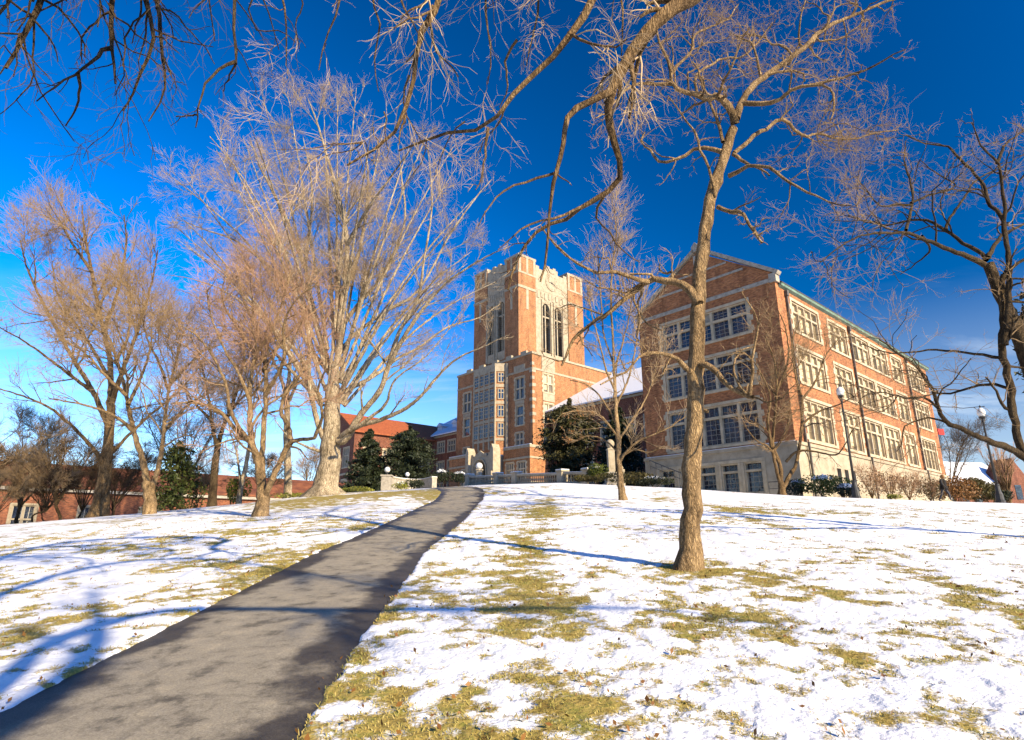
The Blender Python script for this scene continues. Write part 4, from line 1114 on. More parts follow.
for o in PO: window(pv_, fx_, o, 3, [.6], 'glass', quoin=False, bars=(2, 3), bar='muntin', bw=.08, mull=.25)
for o in PS: window(pv_, fy_, o, 3, [.6], 'glass', quoin=False, bars=(2, 3), bar='muntin', bw=.08, mull=.25)
cb = MB(); fbox(cb, fx_, YB - .1, YE, 14.6, 15.0, -.1, -.003); fbox(cb, fy_, XB, 3, 14.602, 14.998, -.098, -.003); cb.build('cornice', M['stone'], pv_)

# ---- low brick building down the slope on the left -------------------------------
lo = at(0, 530, 70); lo = np.array([-59.5, 70.0, 1.1])
lh = empty('low_brick_building', lo, 'long low brick building with a red tiled roof, lying beyond the lawn behind bare trees', 'building', rz=RZ)
lf = mapper('x', 0.0); lm = MB(); lops = [(x, x + 2.2, 1.4, 4.6) for x in (2.0, 8.5, 15, 21.5, 28, 34.5, 41)]
facade(lm, lf, -18, 46, -4, 6.9, lops); lm.poly([(46, 0, -4), (46, 12, -4), (46, 12, 6.9), (46, 6, 9.6), (46, 0, 6.9)]); lm.build('wall', M['brick_low'], lh)
lr = MB(); lr.prism([(-.6, 6.7), (6, 9.9), (12.6, 6.7), (12.6, 6.9), (6, 10.15), (-.6, 6.95)], 'x', -18.5, 46.5); lr.build('tiled_roof', M['tile_old'], lh)
for o in lops: window(lh, lf, o, 2, [.5], 'glass', frame='muntin_dark', quoin=False, bars=(2, 3), bar='muntin', bw=.06, mull=.2)
cn_ = MB(); fbox(cn_, lf, -18, 46, 6.3, 6.65, -.5, -.003); fbox(cn_, lf, -18, 46, .5, .8, -.08, -.003); cn_.build('cornice', M['stone_rough'], lh)

# ---- house beyond the hill on the right -------------------------------------------
hp = at(985, 505, 95); hz = .6
hs_ = empty('gabled_house', (hp[0], hp[1], hz), 'distant house with a snow covered roof beyond the hill, right of the big hall', 'building', rz=R(12))
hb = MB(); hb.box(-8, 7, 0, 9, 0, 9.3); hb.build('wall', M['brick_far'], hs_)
hr = MB(); hr.prism([(-.6, 9.2), (4.5, 13.2), (9.6, 9.2), (9.6, 9.5), (4.5, 13.6), (-.6, 9.5)], 'x', -8.5, 6.5); hr.build('snowy_roof', M['snow'], hs_)
hg = MB(); hg.prism([(3, 0), (7.6, 0), (7.6, 10.5), (5.3, 13.6), (3, 10.5)], 'y', -1.4, 2); hg.build('front_gable', M['brick_far'], hs_)
HWL = [(x, x + 1.2, -.06, .02, 6.2, 8.2) for x in (-6.5, -4, -1.5)] + [(4.7, 5.9, -1.46, -1.38, 7.2, 9.4)]
for q_ in HWL: hw_b = MB(); hw_b.box(*q_); hw_b.build("window", M["glass"], hs_)
ch = MB(); ch.box(-7.4, -6.2, 3.6, 4.8, 9, 14.4); ch.build('chimney', M['brick_far'], hs_)

# ------------------------------------------------------------------ trees traced against the photograph, each at its own depth
def lv(n, ln, ang, rmin, k=4, sides=3, rf=.5, wig=.15, up=.04, t0=.2, tip=.4, rel=1, bark=0, **kw):
    d = dict(n=n, len=ln, ang=ang, rmin=rmin, k=k, sides=sides, rf=rf, wig=wig, up=up, t0=t0, tip=tip, rel=rel, bark=bark); d.update(kw); return d


# the slender lawn tree in front of the hall
T1 = [
 (27, 11, 0, .25, [(688, 572), (690, 545), (691, 520), (692, 480), (694, 430), (696, 380), (697, 330), (699, 290), (703, 250), (709, 210), (716, 180), (726, 150), (733, 128)]),
 (11, 2.2, .25, -.8, [(735, 124), (732, 112), (725, 102), (718, 95), (709, 99), (694, 95), (680, 90), (672, 84), (671, 72), (664, 53), (657, 35), (655, 15)]),
 (5, 1.6, -.3, -1.6, [(672, 84), (653, 84), (638, 84), (620, 95), (608, 110), (596, 118)]),
 (4.5, 1.5, -.4, .3, [(671, 74), (676, 67), (690, 53), (695, 35), (708, 28), (725, 21), (738, 4)]),
 (4, 1.4, -.1, .9, [(697, 93), (696, 76), (708, 67), (722, 58), (743, 56), (760, 40), (772, 22)]),
 (10, 2.5, .25, 1.6, [(736, 119), (743, 100), (755, 84), (778, 67), (802, 49), (820, 32), (834, 24), (859, 13), (883, 3), (905, -4)]),
 (7, 1.8, .3, -1.0, [(743, 103), (760, 103), (778, 101), (792, 90), (810, 85), (831, 89), (834, 106), (830, 120)]),
 (4, 1.3, -.3, -1.4, [(810, 85), (845, 76), (869, 69), (887, 58), (905, 50)]),
 (6, 1.3, .2, 1.5, [(734, 153), (750, 140), (767, 128), (783, 119), (795, 130), (806, 137), (817, 133), (834, 138), (852, 139), (876, 133), (898, 130)]),
 (6.5, 1.5, .2, -1.2, [(729, 176), (739, 170), (755, 165), (773, 170), (789, 183), (806, 192), (831, 202), (850, 206)]),
 (5, 2, .2, -.3, [(733, 154), (746, 163), (760, 168), (770, 176)]),
 (6, 3, .1, -.6, [(718, 207), (731, 212), (741, 212), (750, 225), (762, 243)]),
 (6.5, 1.8, .2, 1.2, [(722, 152), (708, 149), (694, 150), (676, 160), (660, 163), (650, 149), (641, 142), (646, 132)]),
 (4.5, 1.4, .1, -.6, [(715, 197), (709, 169), (699, 147), (695, 133), (680, 112), (668, 96)]),
 (5, 2.5, .2, .7, [(723, 142), (720, 126), (712, 109), (708, 100), (700, 92)]),
 (13, 3, 0, 1.0, [(699, 304), (692, 293), (686, 286), (677, 283), (662, 281), (651, 280), (641, 286), (621, 303), (605, 315), (584, 329), (570, 345), (562, 366)]),
 (7, 1.6, .4, -.5, [(648, 282), (638, 280), (630, 277), (616, 272), (598, 273), (581, 266), (567, 256), (553, 242), (540, 226)]),
 (7, 1.8, 0, -1.2, [(691, 372), (683, 365), (673, 357), (661, 353), (649, 354), (640, 357), (628, 371), (615, 378), (600, 384)]),
 (9, 5, 0, -.7, [(699, 366), (708, 366), (719, 376), (732, 388), (747, 396), (754, 397)]),
 (5, 1.2, -.6, -1.2, [(750, 395), (752, 372), (752, 357), (757, 336), (757, 321), (751, 307), (741, 292)]),
 (4, 1.2, -.6, -.2, [(747, 394), (737, 380), (734, 362), (742, 350), (754, 346)]),
 (3, 1, -.7, -1.6, [(754, 397), (768, 402), (783, 398), (794, 384)]),
 (5, 3, 0, .1, [(708, 411), (701, 409), (695, 406)]),
]
build_tree('lawn_tree', 'tall slender bare tree with a straight tan trunk, standing before the large brick hall', 'tree', 10.2, T1,
           [lv(190, .95, 52, .007, k=7, sides=5, wig=.36, up=.03, src='limbs', t0=.2, bark=1, tpow=1.0), lv(1100, .5, 50, .0042, k=5, sides=4, wig=.32, up=.03, tpow=1.0), lv(4200, .26, 48, .0026, k=4, wig=.28, tpow=1.0), lv(7000, .13, 45, .0021, k=3, wig=.25)],
           (M['bark_tan'], M['twig_tan']), flare=1.5, burl=4, rough=.14)

# the great spreading tree left of the path
T2 = [
 (31, 18, 0, 0, [(326, 494), (326, 486), (328, 475), (330, 455), (331, 440), (332, 425), (332, 405), (333, 385)]),
 (15, 2, 0, -1, [(333, 395), (336, 365), (339, 350), (341, 312), (346, 273), (347, 234), (341, 189), (328, 137), (316, 90), (308, 66)]),
 (9, 1.6, 0, 4, [(334, 392), (325, 352), (313, 312), (306, 262), (312, 190), (310, 150), (303, 110)]),
 (13, 1.8, 0, -5, [(334, 440), (345, 440), (359, 417), (380, 390), (389, 363), (400, 330), (418, 298), (424, 254), (432, 189), (428, 125)]),
 (11, 1.5, 0, -6, [(338, 442), (345, 434), (359, 426), (383, 419), (406, 408), (421, 396), (442, 372), (460, 357), (485, 346), (508, 335)]),
 (8, 1.4, 0, 5, [(335, 396), (345, 391), (365, 381), (380, 372), (400, 357), (418, 348), (448, 327), (478, 318), (500, 304)]),
 (8, 1.4, 0, 3, [(339, 356), (342, 350), (353, 336), (383, 313), (418, 289), (451, 222), (480, 175), (492, 160)]),
 (10, 1.6, 0, -4, [(327, 445), (319, 428), (311, 393), (309, 369), (309, 339), (304, 312), (295, 273), (272, 215), (238, 150), (210, 110)]),
 (8, 1.4, 0, 6, [(333, 380), (328, 372), (318, 359), (299, 330), (290, 312), (252, 240), (206, 189), (166, 152)]),
 (6, 2, 0, -3, [(322, 452), (313, 449), (303, 445), (288, 436), (275, 420)]),
 (9, 1.4, 0, 6, [(339, 350), (344, 325), (362, 300), (380, 275), (404, 212), (402, 160), (398, 118)]),
 (8, 1.4, 0, 2, [(341, 310), (350, 275), (362, 230), (368, 150), (358, 98)]),
 (7, 1.2, 1, 7, [(311, 320), (296, 285), (270, 262), (237, 232), (205, 218), (176, 205)]),
 (8, 1.3, -3, -8, [(389, 365), (405, 335), (430, 300), (452, 275), (486, 250), (505, 240)]),
 (7, 1.2, -3, -9, [(347, 236), (370, 190), (395, 150), (420, 110)]),
 (7, 1.2, 3, -2, [(305, 262), (284, 200), (262, 150), (250, 112)]),
 (6, 1.2, -2, -7, [(310, 372), (290, 345), (265, 320), (225, 290), (190, 275), (160, 270)]),
 (6, 1.2, -3, -7, [(360, 425), (385, 405), (395, 380), (430, 352), (470, 300)]),
]
T2 = [(a * (.82 if n_ else 1), b_ * (.55 if n_ else 1), c, e, [(p[0], p[1] if p[1] > 300 else 300 - (300 - p[1]) * .86) for p in q]) for n_, (a, b_, c, e, q) in enumerate(T2)]
rf_ = np.random.default_rng(12)
for k in range(26):      # the many straight secondary limbs that fan out into a rounded dome
    th = R(-8 + 196 * (k + .5) / 26 + rf_.normal() * 2.5); q = .80 + .2 * rf_.random()
    tx, ty = 326 + 172 * q * math.cos(th), 268 - 186 * q * math.sin(th)
    sx, sy = 332 + 10 * math.cos(th) + rf_.normal() * 3, 392 - 60 * max(0, math.sin(th)) * rf_.random() + 14 * abs(math.cos(th))
    d1 = 9 * rf_.normal() * .7
    mx1, my1 = sx * .62 + tx * .38, sy * .62 + ty * .38 - 16 * abs(math.cos(th)); mx2, my2 = sx * .3 + tx * .7, sy * .3 + ty * .7 - 14 * abs(math.cos(th))
    T2.append((4.2 + 1.3 * rf_.random(), .6, 0, d1, [(sx, sy), (mx1, my1), (mx2, my2), (tx, ty)]))
build_tree('spreading_tree', 'huge pale spreading bare tree with a thick flared trunk, tallest tree left of the path', 'tree', 37, T2,
           [lv(420, 2.9, 31, .020, k=6, sides=5, rf=.45, wig=.07, up=.04, src='limbs', t0=.15, bark=1, tpow=.95, tl=.62), lv(2600, 1.7, 32, .012, k=5, sides=4, wig=.08, up=.04, bark=1, tpow=1.0, tl=.6), lv(13000, .95, 36, .0075, k=4, wig=.09, up=.03, tpow=1.0, tl=.7), lv(40000, .52, 38, .0058, k=3, wig=.1, up=.03)],
           (M['bark_pale'], M['twig_pale']), flare=1.5, wob=.01)

# the forked small tree on the snow, left of the path
T3 = [
 (17, 15, 0, 0, [(262, 517), (262, 508), (263, 499), (263, 492)]),
 (10, 2, 0, -2, [(262, 494), (259, 478), (259, 467), (256, 453), (249, 441), (240, 436), (231, 424), (219, 411), (203, 404), (189, 402), (170, 404)]),
 (10, 1.6, 0, 1, [(263, 494), (261, 478), (252, 440), (250, 412), (250, 387), (256, 355), (271, 332), (283, 300), (290, 272)]),
 (9, 1.6, 0, 2.5, [(264, 492), (262, 465), (264, 426), (266, 387), (264, 359), (256, 330), (243, 298), (238, 268)]),
 (9, 3, 0, -1.5, [(264, 496), (267, 490), (279, 465), (288, 446), (296, 440), (307, 439), (315, 437), (320, 425)]),
 (7, 1.5, -.6, 1.5, [(291, 443), (288, 425), (282, 415), (284, 395), (300, 375), (309, 352), (305, 322)]),
 (6, 1.3, 0, -3, [(265, 396), (275, 378), (284, 358), (284, 325), (296, 300), (318, 282)]),
 (6, 1.3, -1, -3, [(248, 440), (232, 415), (226, 385), (212, 355), (196, 335), (180, 325)]),
 (5, 1.2, 0, -2, [(250, 400), (238, 372), (222, 345), (210, 310), (206, 285)]),
 (5, 1.2, 1, 4, [(256, 355), (236, 325), (222, 300), (226, 270)]),
 (5, 1.2, -1.5, -4, [(315, 437), (322, 415), (318, 390), (326, 365), (322, 335)]),
 (5, 1.2, 1.5, 4, [(263, 370), (280, 345), (300, 322), (322, 305), (330, 285)]),
]
build_tree('forked_tree', 'small bare tree with low forked stems and reddish twigs, on snow beside the path', 'tree', 24, T3,
           [lv(120, 2.3, 46, .014, k=6, sides=5, wig=.2, up=.03, src='limbs', t0=.25, bark=1), lv(900, 1.35, 42, .009, k=5, sides=4, wig=.17, up=.03), lv(5000, .8, 38, .0055, k=4, wig=.14, up=.03), lv(11000, .42, 36, .004, k=3, wig=.12, up=.02)],
           (M['bark_tan'], M['twig_pink']), flare=1.3)

# twin-stemmed tree further left
T5 = [
 (15, 13, 0, 0, [(150, 515), (150, 505), (149, 492), (148, 482)]),
 (9, 1.6, 0, 1, [(148, 486), (143, 462), (136, 440), (130, 415), (125, 390), (117, 360), (108, 335), (98, 315)]),
 (7, 1.5, 0, -1, [(152, 490), (158, 468), (163, 440), (166, 410), (170, 385), (178, 355), (184, 330)]),
 (5, 1.2, 0, -4, [(134, 432), (118, 418), (95, 408), (70, 402), (48, 398)]),
 (5, 1.2, 0, 4, [(128, 405), (140, 380), (150, 350), (152, 320)]),
 (5, 1.2, -1, -4, [(126, 395), (105, 375), (84, 352), (62, 340)]),
 (5, 1.2, 0, 3, [(164, 432), (178, 415), (195, 400), (214, 392)]),
 (4, 1.2, 0, -3, [(169, 392), (160, 365), (148, 340), (140, 310)]),
 (4, 1.2, 0, 3, [(170, 385), (188, 365), (205, 350), (222, 345)]),
 (4, 1.2, 0, 2, [(117, 360), (128, 335), (130, 305), (126, 285)]),
]
build_tree('forked_tree', 'twin-stemmed tan tree with a dense low brown crown, beside the green holly', 'tree', 30, T5,
           [lv(110, 3.0, 46, .016, k=6, sides=5, wig=.18, up=.02, src='limbs', t0=.25, bark=1), lv(900, 1.8, 42, .010, k=5, sides=4, wig=.15, up=.02), lv(4500, 1.0, 38, .0065, k=4, wig=.13, up=.02), lv(9000, .55, 36, .005, k=3, wig=.12, up=.01)],
           (M['bark_tan'], M['twig_tan']), flare=1.2)

# tall grey tree at the lawn's far left
T4 = [
 (21, 9, 0, 0, [(98, 519), (100, 505), (103, 488), (106, 465), (109, 435), (111, 405)]),
 (8, 1.4, 0, 2, [(110, 410), (110, 360), (100, 315), (92, 272), (85, 235), (82, 205)]),
 (7, 1.3, 0, -5, [(111, 405), (122, 372), (136, 335), (150, 290), (158, 250)]),
 (7, 1.3, 0, 5, [(108, 425), (92, 390), (68, 350), (44, 305), (28, 270), (20, 240)]),
 (6, 1.3, 0, -5, [(105, 468), (94, 450), (74, 428), (50, 408), (20, 395), (-15, 385)]),
 (5, 1.2, 0, 4, [(110, 380), (90, 345), (60, 300), (52, 262)]),
 (5, 1.2, 0, -3, [(104, 330), (118, 290), (126, 245), (124, 215)]),
 (5, 1.2, 2, -6, [(97, 395), (66, 372), (30, 345), (-10, 322)]),
 (5, 1.2, 0, 5, [(106, 460), (124, 440), (150, 415), (180, 390), (205, 360)]),
 (4, 1.2, 0, 5, [(92, 272), (70, 240), (58, 218)]),
]
build_tree('tall_grey_tree', 'tall grey bare tree with thick trunk and high rounded crown, left of the twin-stemmed tree', 'tree', 38, T4,
           [lv(130, 3.6, 38, .022, k=6, sides=5, wig=.11, up=.06, src='limbs', t0=.2, bark=1), lv(900, 2.1, 36, .014, k=5, sides=4, wig=.1, up=.05), lv(5500, 1.2, 34, .010, k=4, wig=.1, up=.05), lv(7000, .8, 34, .006, k=3, wig=.1, up=.03)],
           (M['bark_brown'], M['twig_tan']), flare=1.4)

T10 = [
 (11, 7, 0, 0, [(212, 506), (213, 492), (214, 475), (216, 455), (219, 440)]),
 (6, 1.3, 0, 2, [(219, 441), (224, 425), (232, 405), (240, 380), (244, 350), (240, 315)]),
 (5, 1.2, 0, -3, [(217, 447), (212, 425), (208, 395), (200, 360), (190, 335)]),
 (4, 1.2, 0, -3, [(226, 418), (240, 400), (262, 380)]),
 (4, 1.2, 0, 3, [(211, 420), (192, 400), (176, 375)]),
]
build_tree('leaning_tree', 'dark leaning single-trunk tree between the green holly and the pale thin tree', 'tree', 42, T10,
           [lv(50, 3.2, 40, .02, k=5, sides=4, wig=.15, src='limbs', bark=1), lv(400, 1.8, 38, .013, k=4), lv(2600, 1.0, 36, .009, k=3), lv(5000, .6, 36, .008, k=3)], (M['bark_dark'], M['twig_tan']), flare=1.2)
T11 = [
 (7, 4, 0, 0, [(239, 500), (241, 488), (244, 474), (247, 460), (250, 440)]),
 (3, 1.1, 0, 0, [(250, 441), (252, 415), (256, 385), (258, 350)]),
 (3.5, 1.1, 0, 1, [(241, 489), (239, 470), (236, 450), (230, 430), (226, 400)]),
]
build_tree('thin_tree', 'thin pale-barked tree with two narrow stems, by the yellow green shrub', 'tree', 46, T11,
           [lv(30, 2.6, 38, .02, k=5, sides=4, src='limbs', bark=1), lv(250, 1.6, 36, .013, k=4), lv(1500, .9, 36, .009, k=3)], (M['bark_pale'], M['twig_tan']), flare=1.2)
T12 = [
 (10, 7, 0, 0, [(288, 495), (288, 470), (287, 445), (287, 420), (287, 395)]),
 (6, 1.2, 0, 1, [(287, 396), (290, 360), (286, 320), (280, 280)]),
 (5, 1.2, 0, 2, [(287, 400), (278, 370), (262, 340), (250, 300)]),
 (5, 1.2, 0, -2, [(287, 405), (298, 380), (306, 350)]),
]
build_tree('straight_tree', 'straight pale trunk standing behind the forked tree, left of the huge spreading tree', 'tree', 50, T12,
           [lv(40, 4.0, 36, .03, k=5, sides=4, src='limbs', bark=1), lv(350, 2.2, 36, .018, k=4), lv(1800, 1.2, 36, .012, k=3)], (M['bark_pale'], M['twig_tan']), flare=1.25)

# young tree in front of the tower
T6 = [
 (9, 3.5, 0, 0, [(623, 503), (621, 485), (619, 465), (618, 436), (616, 413), (615, 385), (614, 368)]),
 (3.5, 1, 0, 0, [(614, 370), (613, 340), (611, 306), (612, 270), (616, 235), (614, 205)]),
 (4, 1.1, 0, -1.5, [(620, 461), (626, 452), (637, 442), (652, 435), (668, 428), (686, 416)]),
 (3, 1, 0, 1.5, [(618, 442), (632, 420), (646, 398), (655, 370), (660, 345)]),
 (3, 1, 0, -1.5, [(618, 437), (608, 424), (597, 414), (577, 411), (562, 414)]),
 (3, 1, 0, 1, [(617, 425), (603, 400), (588, 385), (570, 380)]),
 (3, 1, 0, 1, [(616, 405), (628, 380), (634, 355), (640, 320), (644, 280)]),
 (3, 1, 0, -1, [(615, 390), (606, 370), (600, 345), (592, 315), (588, 285)]),
 (2.6, 1, 0, -1, [(614, 372), (622, 345), (630, 312), (634, 265)]),
 (2.6, 1, 0, 1, [(614, 365), (604, 335), (601, 300), (598, 255)]),
 (2.6, 1, 0, 1.5, [(618, 452), (604, 440), (588, 436), (572, 442)]),
 (2.4, 1, 0, -1.2, [(619, 458), (634, 450), (650, 452), (664, 446)]),
]
build_tree('young_tree', 'young bare tree with steep thin branches and a few dry orange leaves, before the tower', 'tree', 27, T6,
           [lv(110, 1.7, 32, .012, k=5, sides=4, wig=.12, up=.08, src='limbs', t0=.12, bark=1), lv(750, 1.0, 32, .008, k=4, wig=.12, up=.08), lv(3000, .6, 32, .006, k=3, wig=.12, up=.05)],
           (M['bark_tan'], M['twig_pale']), flare=1.3,
           leaves=(170, .15, M['leaf_rust'], lambda p: 1.0 if (p[2] < 7.5 and p[0] < 4.7) else .02))

# multi-stemmed tree at the hall's corner
T7 = [
 (10, 7, 0, 0, [(782, 494), (782, 489), (781, 484)]),
 (6, 1.3, 0, 0, [(781, 486), (780, 465), (773, 445), (775, 416), (777, 384), (774, 360), (765, 335)]),
 (6, 1.3, 0, 1, [(783, 488), (790, 475), (796, 464), (801, 432), (802, 400), (796, 377), (792, 345), (800, 320)]),
 (5, 1.2, 0, -1.5, [(780, 484), (774, 458), (768, 423), (770, 395), (760, 372), (750, 355)]),
 (3.6, 1, .3, -2, [(786, 462), (796, 452), (812, 451), (835, 455), (844, 446), (852, 430)]),
 (3.6, 1, 0, -2, [(780, 464), (768, 447), (756, 440), (744, 425)]),
 (3, 1, 0, 1.5, [(802, 400), (816, 380), (826, 355), (842, 335)]),
 (3, 1, 0, -1, [(801, 425), (818, 412), (838, 405), (856, 395)]),
 (3, 1, 0, -1, [(777, 390), (788, 360), (786, 330), (778, 310)]),
]
build_tree('multi_stem_tree', 'small multi-stemmed bare tree close against the corner of the large brick hall', 'tree', 38.5, T7,
           [lv(70, 2.2, 44, .016, k=5, sides=4, wig=.2, src='limbs', bark=1), lv(500, 1.3, 42, .010, k=4, wig=.18), lv(2600, .7, 40, .007, k=3, wig=.16)], (M['bark_brown'], M['twig_tan']), flare=1.1)

# big dark tree leaning in from the right edge
T8 = [
 (24, 14, 0, 0, [(1072, 530), (1060, 480), (1044, 420), (1024, 348), (1012, 317), (998, 288), (988, 264)]),
 (12, 8, 0, -.6, [(1064, 500), (1046, 475), (1024, 455), (1014, 420), (1010, 385), (1002, 350), (1003, 330), (1001, 294), (1004, 275)]),
 (11, 2, -.3, -2.5, [(1026, 458), (1004, 446), (986, 440), (969, 433), (946, 421), (938, 405), (931, 387), (919, 370), (905, 358), (880, 340)]),
 (5, 1.4, -.3, 1, [(1003, 358), (985, 355), (974, 354), (950, 351), (928, 350), (905, 353), (886, 352), (860, 344)]),
 (9, 1.6, 0, -1.5, [(988, 266), (978, 262), (962, 254), (942, 247), (925, 240), (906, 232), (891, 233), (867, 235), (847, 242), (820, 262)]),
 (5, 1.2, -.8, .4, [(906, 230), (910, 215), (913, 195), (908, 175), (904, 158), (906, 140)]),
 (4, 1.1, -.6, -1.6, [(911, 205), (894, 205), (881, 206), (867, 191), (856, 176)]),
 (4, 1.1, -.6, 1.2, [(911, 203), (928, 196), (955, 186), (935, 172), (920, 160)]),
 (7, 1.4, 0, 1.8, [(986, 260), (982, 254), (965, 244), (945, 230), (928, 220), (911, 220), (888, 225), (868, 222), (845, 215)]),
 (7, 2, 0, 1, [(988, 258), (994, 246), (1002, 235), (1022, 225), (1045, 210)]),
 (8, 1.6, -.6, .6, [(1004, 278), (1009, 262), (1004, 232), (1002, 215), (989, 205), (985, 188), (972, 171), (955, 154), (948, 146), (928, 144), (905, 135)]),
 (5.5, 1.5, -.4, -1.5, [(1003, 225), (1004, 205), (1002, 181), (997, 161), (985, 151), (979, 141), (972, 122)]),
 (5, 1.5, -.8, 1, [(997, 163), (1003, 150), (1009, 141), (1024, 131), (1045, 118)]),
 (5, 1.3, .8, 1.5, [(946, 230), (947, 222), (958, 206), (968, 192), (976, 180), (1000, 168), (1024, 154)]),
 (10, 3, -.6, -1, [(1005, 345), (1009, 300), (1009, 270), (1020, 262), (1040, 250)]),
 (4, 1, -1.2, -3, [(938, 408), (925, 398), (905, 398), (880, 392), (852, 398)]),
 (4, 1, 0, 2, [(922, 236), (930, 250), (918, 262), (900, 275)]),
]
T8 = [(a * .86, b_ * .86, c, e, q) for a, b_, c, e, q in T8]
build_tree('dark_leaning_tree', 'large dark tree leaning in at the right edge, with twisting limbs before the hall', 'tree', 14, T8,
           [lv(120, 1.6, 48, .010, k=7, sides=5, wig=.3, up=.02, src='limbs', t0=.3, bark=1), lv(520, .85, 42, .0055, k=5, sides=4, wig=.22, up=.03), lv(2200, .42, 40, .0032, k=4, wig=.2, up=.03), lv(3600, .22, 38, .0024, k=3, wig=.15)],
           (M['bark_dark'], M['twig_tan']), flare=1.4, rough=.16)

# two old trees standing behind the viewer whose limbs arch overhead and droop into view
A0 = (3.6, -6.6)
za = g(*A0)
cro = (3.5, -6.2, za + 5.2)
def sunback(px, py, h):
    """point at height h over the ground whose shadow falls where this pixel sees the lawn"""
    q = hitg(px, py); return q + sd * (h / (sd[2] + .05))


def W_(x, y, z, r): return ('w', x, y, z, r)
TA = [
 (30, 30, 0, 0, [W_(A0[0], A0[1], za, .38), W_(3.65, -6.5, za + 1.6, .33), W_(3.55, -6.35, za + 3.6, .30), W_(*cro, .28)]),
 (26, 13, 1.0, 1.2, [W_(*cro, .15), W_(3.6, -4.2, za + 10.0, .12), W_(3.3, -.2, za + 13.0, .10), W_(2.7, 3.6, za + 11.5, .09), (720, -50), (683, 0), (665, 13), (647, 32), (630, 53), (618, 74), (612, 91)]),
 (12, 2.6, 1.2, 2.2, [(612, 91), (608, 107), (610, 129), (618, 154), (621, 172), (616, 185), (599, 198), (583, 205), (569, 218), (549, 225), (532, 236), (516, 263), (508, 290)]),
 (11, 2.2, 1.2, .6, [(612, 91), (607, 94), (589, 102), (572, 111), (565, 127), (563, 147), (558, 165), (552, 192), (549, 214), (547, 254), (540, 282)]),
 (4, 1.2, 1, 0, [(558, 172), (540, 178), (518, 185), (500, 194), (491, 205), (478, 226)]),
 (4, 1.2, 1.8, 2.6, [(612, 186), (598, 205), (596, 219), (609, 232), (622, 250), (640, 262)]),
 (4, 1.2, 1.8, 1, [(583, 206), (558, 218), (532, 223), (514, 236), (498, 250)]),
 (16, 2.2, .4, 1.2, [W_(*cro, .13), W_(2.6, -4.0, za + 10.5, .10), W_(2.0, -.2, za + 12.5, .08), W_(1.4, 3.2, za + 10.8, .065), (600, -30), (589, 0), (578, 20), (574, 40), (558, 53), (536, 71), (518, 89), (503, 111), (487, 125), (460, 131), (425, 140), (398, 150)]),
 (4, 1.3, 1.0, .8, [(488, 128), (485, 156), (482, 176), (476, 190)]),
 (12, 2.6, 0, .4, [W_(*cro, .12), W_(1.8, -3.6, za + 10.2, .08), W_(.6, -.2, za + 12, .06), W_(-.2, 2.6, za + 10.0, .05), (446, -30), (438, 0), (428, 22), (420, 40), (413, 80), (405, 116), (398, 130), (374, 142), (356, 153), (348, 165)]),
 (4, 1.5, .2, -.2, [(398, -20), (402, 0), (410, 18), (419, 35)]),
 (5, 1.2, 0, .5, [W_(.6, .4, za + 11, .05), W_(-.6, 2.8, za + 9.5, .03), (335, -30), (340, 0), (332, 26), (322, 48), (318, 70)]),
 (5, 1.2, .3, .9, [W_(.8, .8, za + 11.4, .05), W_(.2, 3.2, za + 9.5, .03), (372, -30), (376, 0), (380, 30), (374, 62), (378, 92)]),
 (5, 1.2, .4, 1.2, [W_(1.4, .8, za + 11.6, .05), W_(.9, 3.4, za + 9.6, .03), (492, -30), (490, 0), (484, 30), (492, 58), (488, 84)]),
 (5, 1.2, .5, 1.4, [W_(2.0, 1.2, za + 11.6, .05), W_(1.5, 3.8, za + 9.6, .03), (548, -30), (544, 0), (530, 22), (534, 46), (526, 66)]),
 (5, 1.2, 0, .8, [W_(.2, .2, za + 10.6, .05), W_(-1.4, 2.6, za + 9.2, .03), (270, -30), (284, 0), (290, 26), (280, 44), (286, 66)]),
 (5, 1.2, .8, 1.4, [W_(2.4, 1.2, za + 12, .05), W_(2.2, 3.8, za + 10.2, .03), (628, -30), (622, 0), (627, 22), (618, 40), (622, 60)]),
 (4, 1.2, .2, 0, [(405, 116), (401, 130), (398, 145)]),
 (4, 1.2, .6, 1.2, [(517, 40), (505, 62), (508, 85), (500, 108)]),
 (14, 3, 0, 0, [W_(*cro, .2), W_(6.8, -5.5, za + 8.5, .14), W_(9, -6.5, za + 12, .04)]),
 (14, 3, 0, 0, [W_(*cro, .2), W_(4.2, -6.2, za + 9, .15), W_(3, -8, za + 13.5, .04)]),
 (14, 3, 0, 0, [W_(*cro, .09)] + [W_(*sunback(px, py, h), r) for px, py, h, r in ((-30, 712, 6.0, .10), (20, 668, 6.2, .10), (70, 636, 6.4, .095), (180, 611, 6.6, .085), (400, 611, 6.8, .07), (640, 610, 7.0, .04), (760, 625, 7.2, .02))]),
 (14, 3, 0, 0, [W_(*cro, .08)] + [W_(*sunback(px, py, h), r) for px, py, h, r in ((-40, 618, 8.0, .12), (20, 588, 8.6, .10), (90, 568, 8.8, .085), (180, 559, 9.0, .07), (290, 571, 9.0, .055), (400, 590, 9.0, .04), (520, 596, 9.0, .02))]),
]
build_tree('overhanging_tree', 'old tree whose thick twisting limbs hang down from the top centre of the view', 'tree', 4.6, TA,
           [lv(210, .85, 45, .0038, k=6, sides=5, wig=.28, up=-.08, src='limbs', t0=.5, bark=1, tpow=.75), lv(1500, .55, 42, .0026, k=5, sides=4, wig=.16, up=-.06), lv(4600, .32, 40, .0017, k=4, wig=.18, up=-.04), lv(4500, .18, 36, .0018, k=3, wig=.1, up=0)],
           (M['bark_brown'], M['twig_bright']), base=(A0[0], A0[1], 0), rough=.2, wob=.006)
B0 = (-6.4, -4.4)
zb_ = g(*B0)
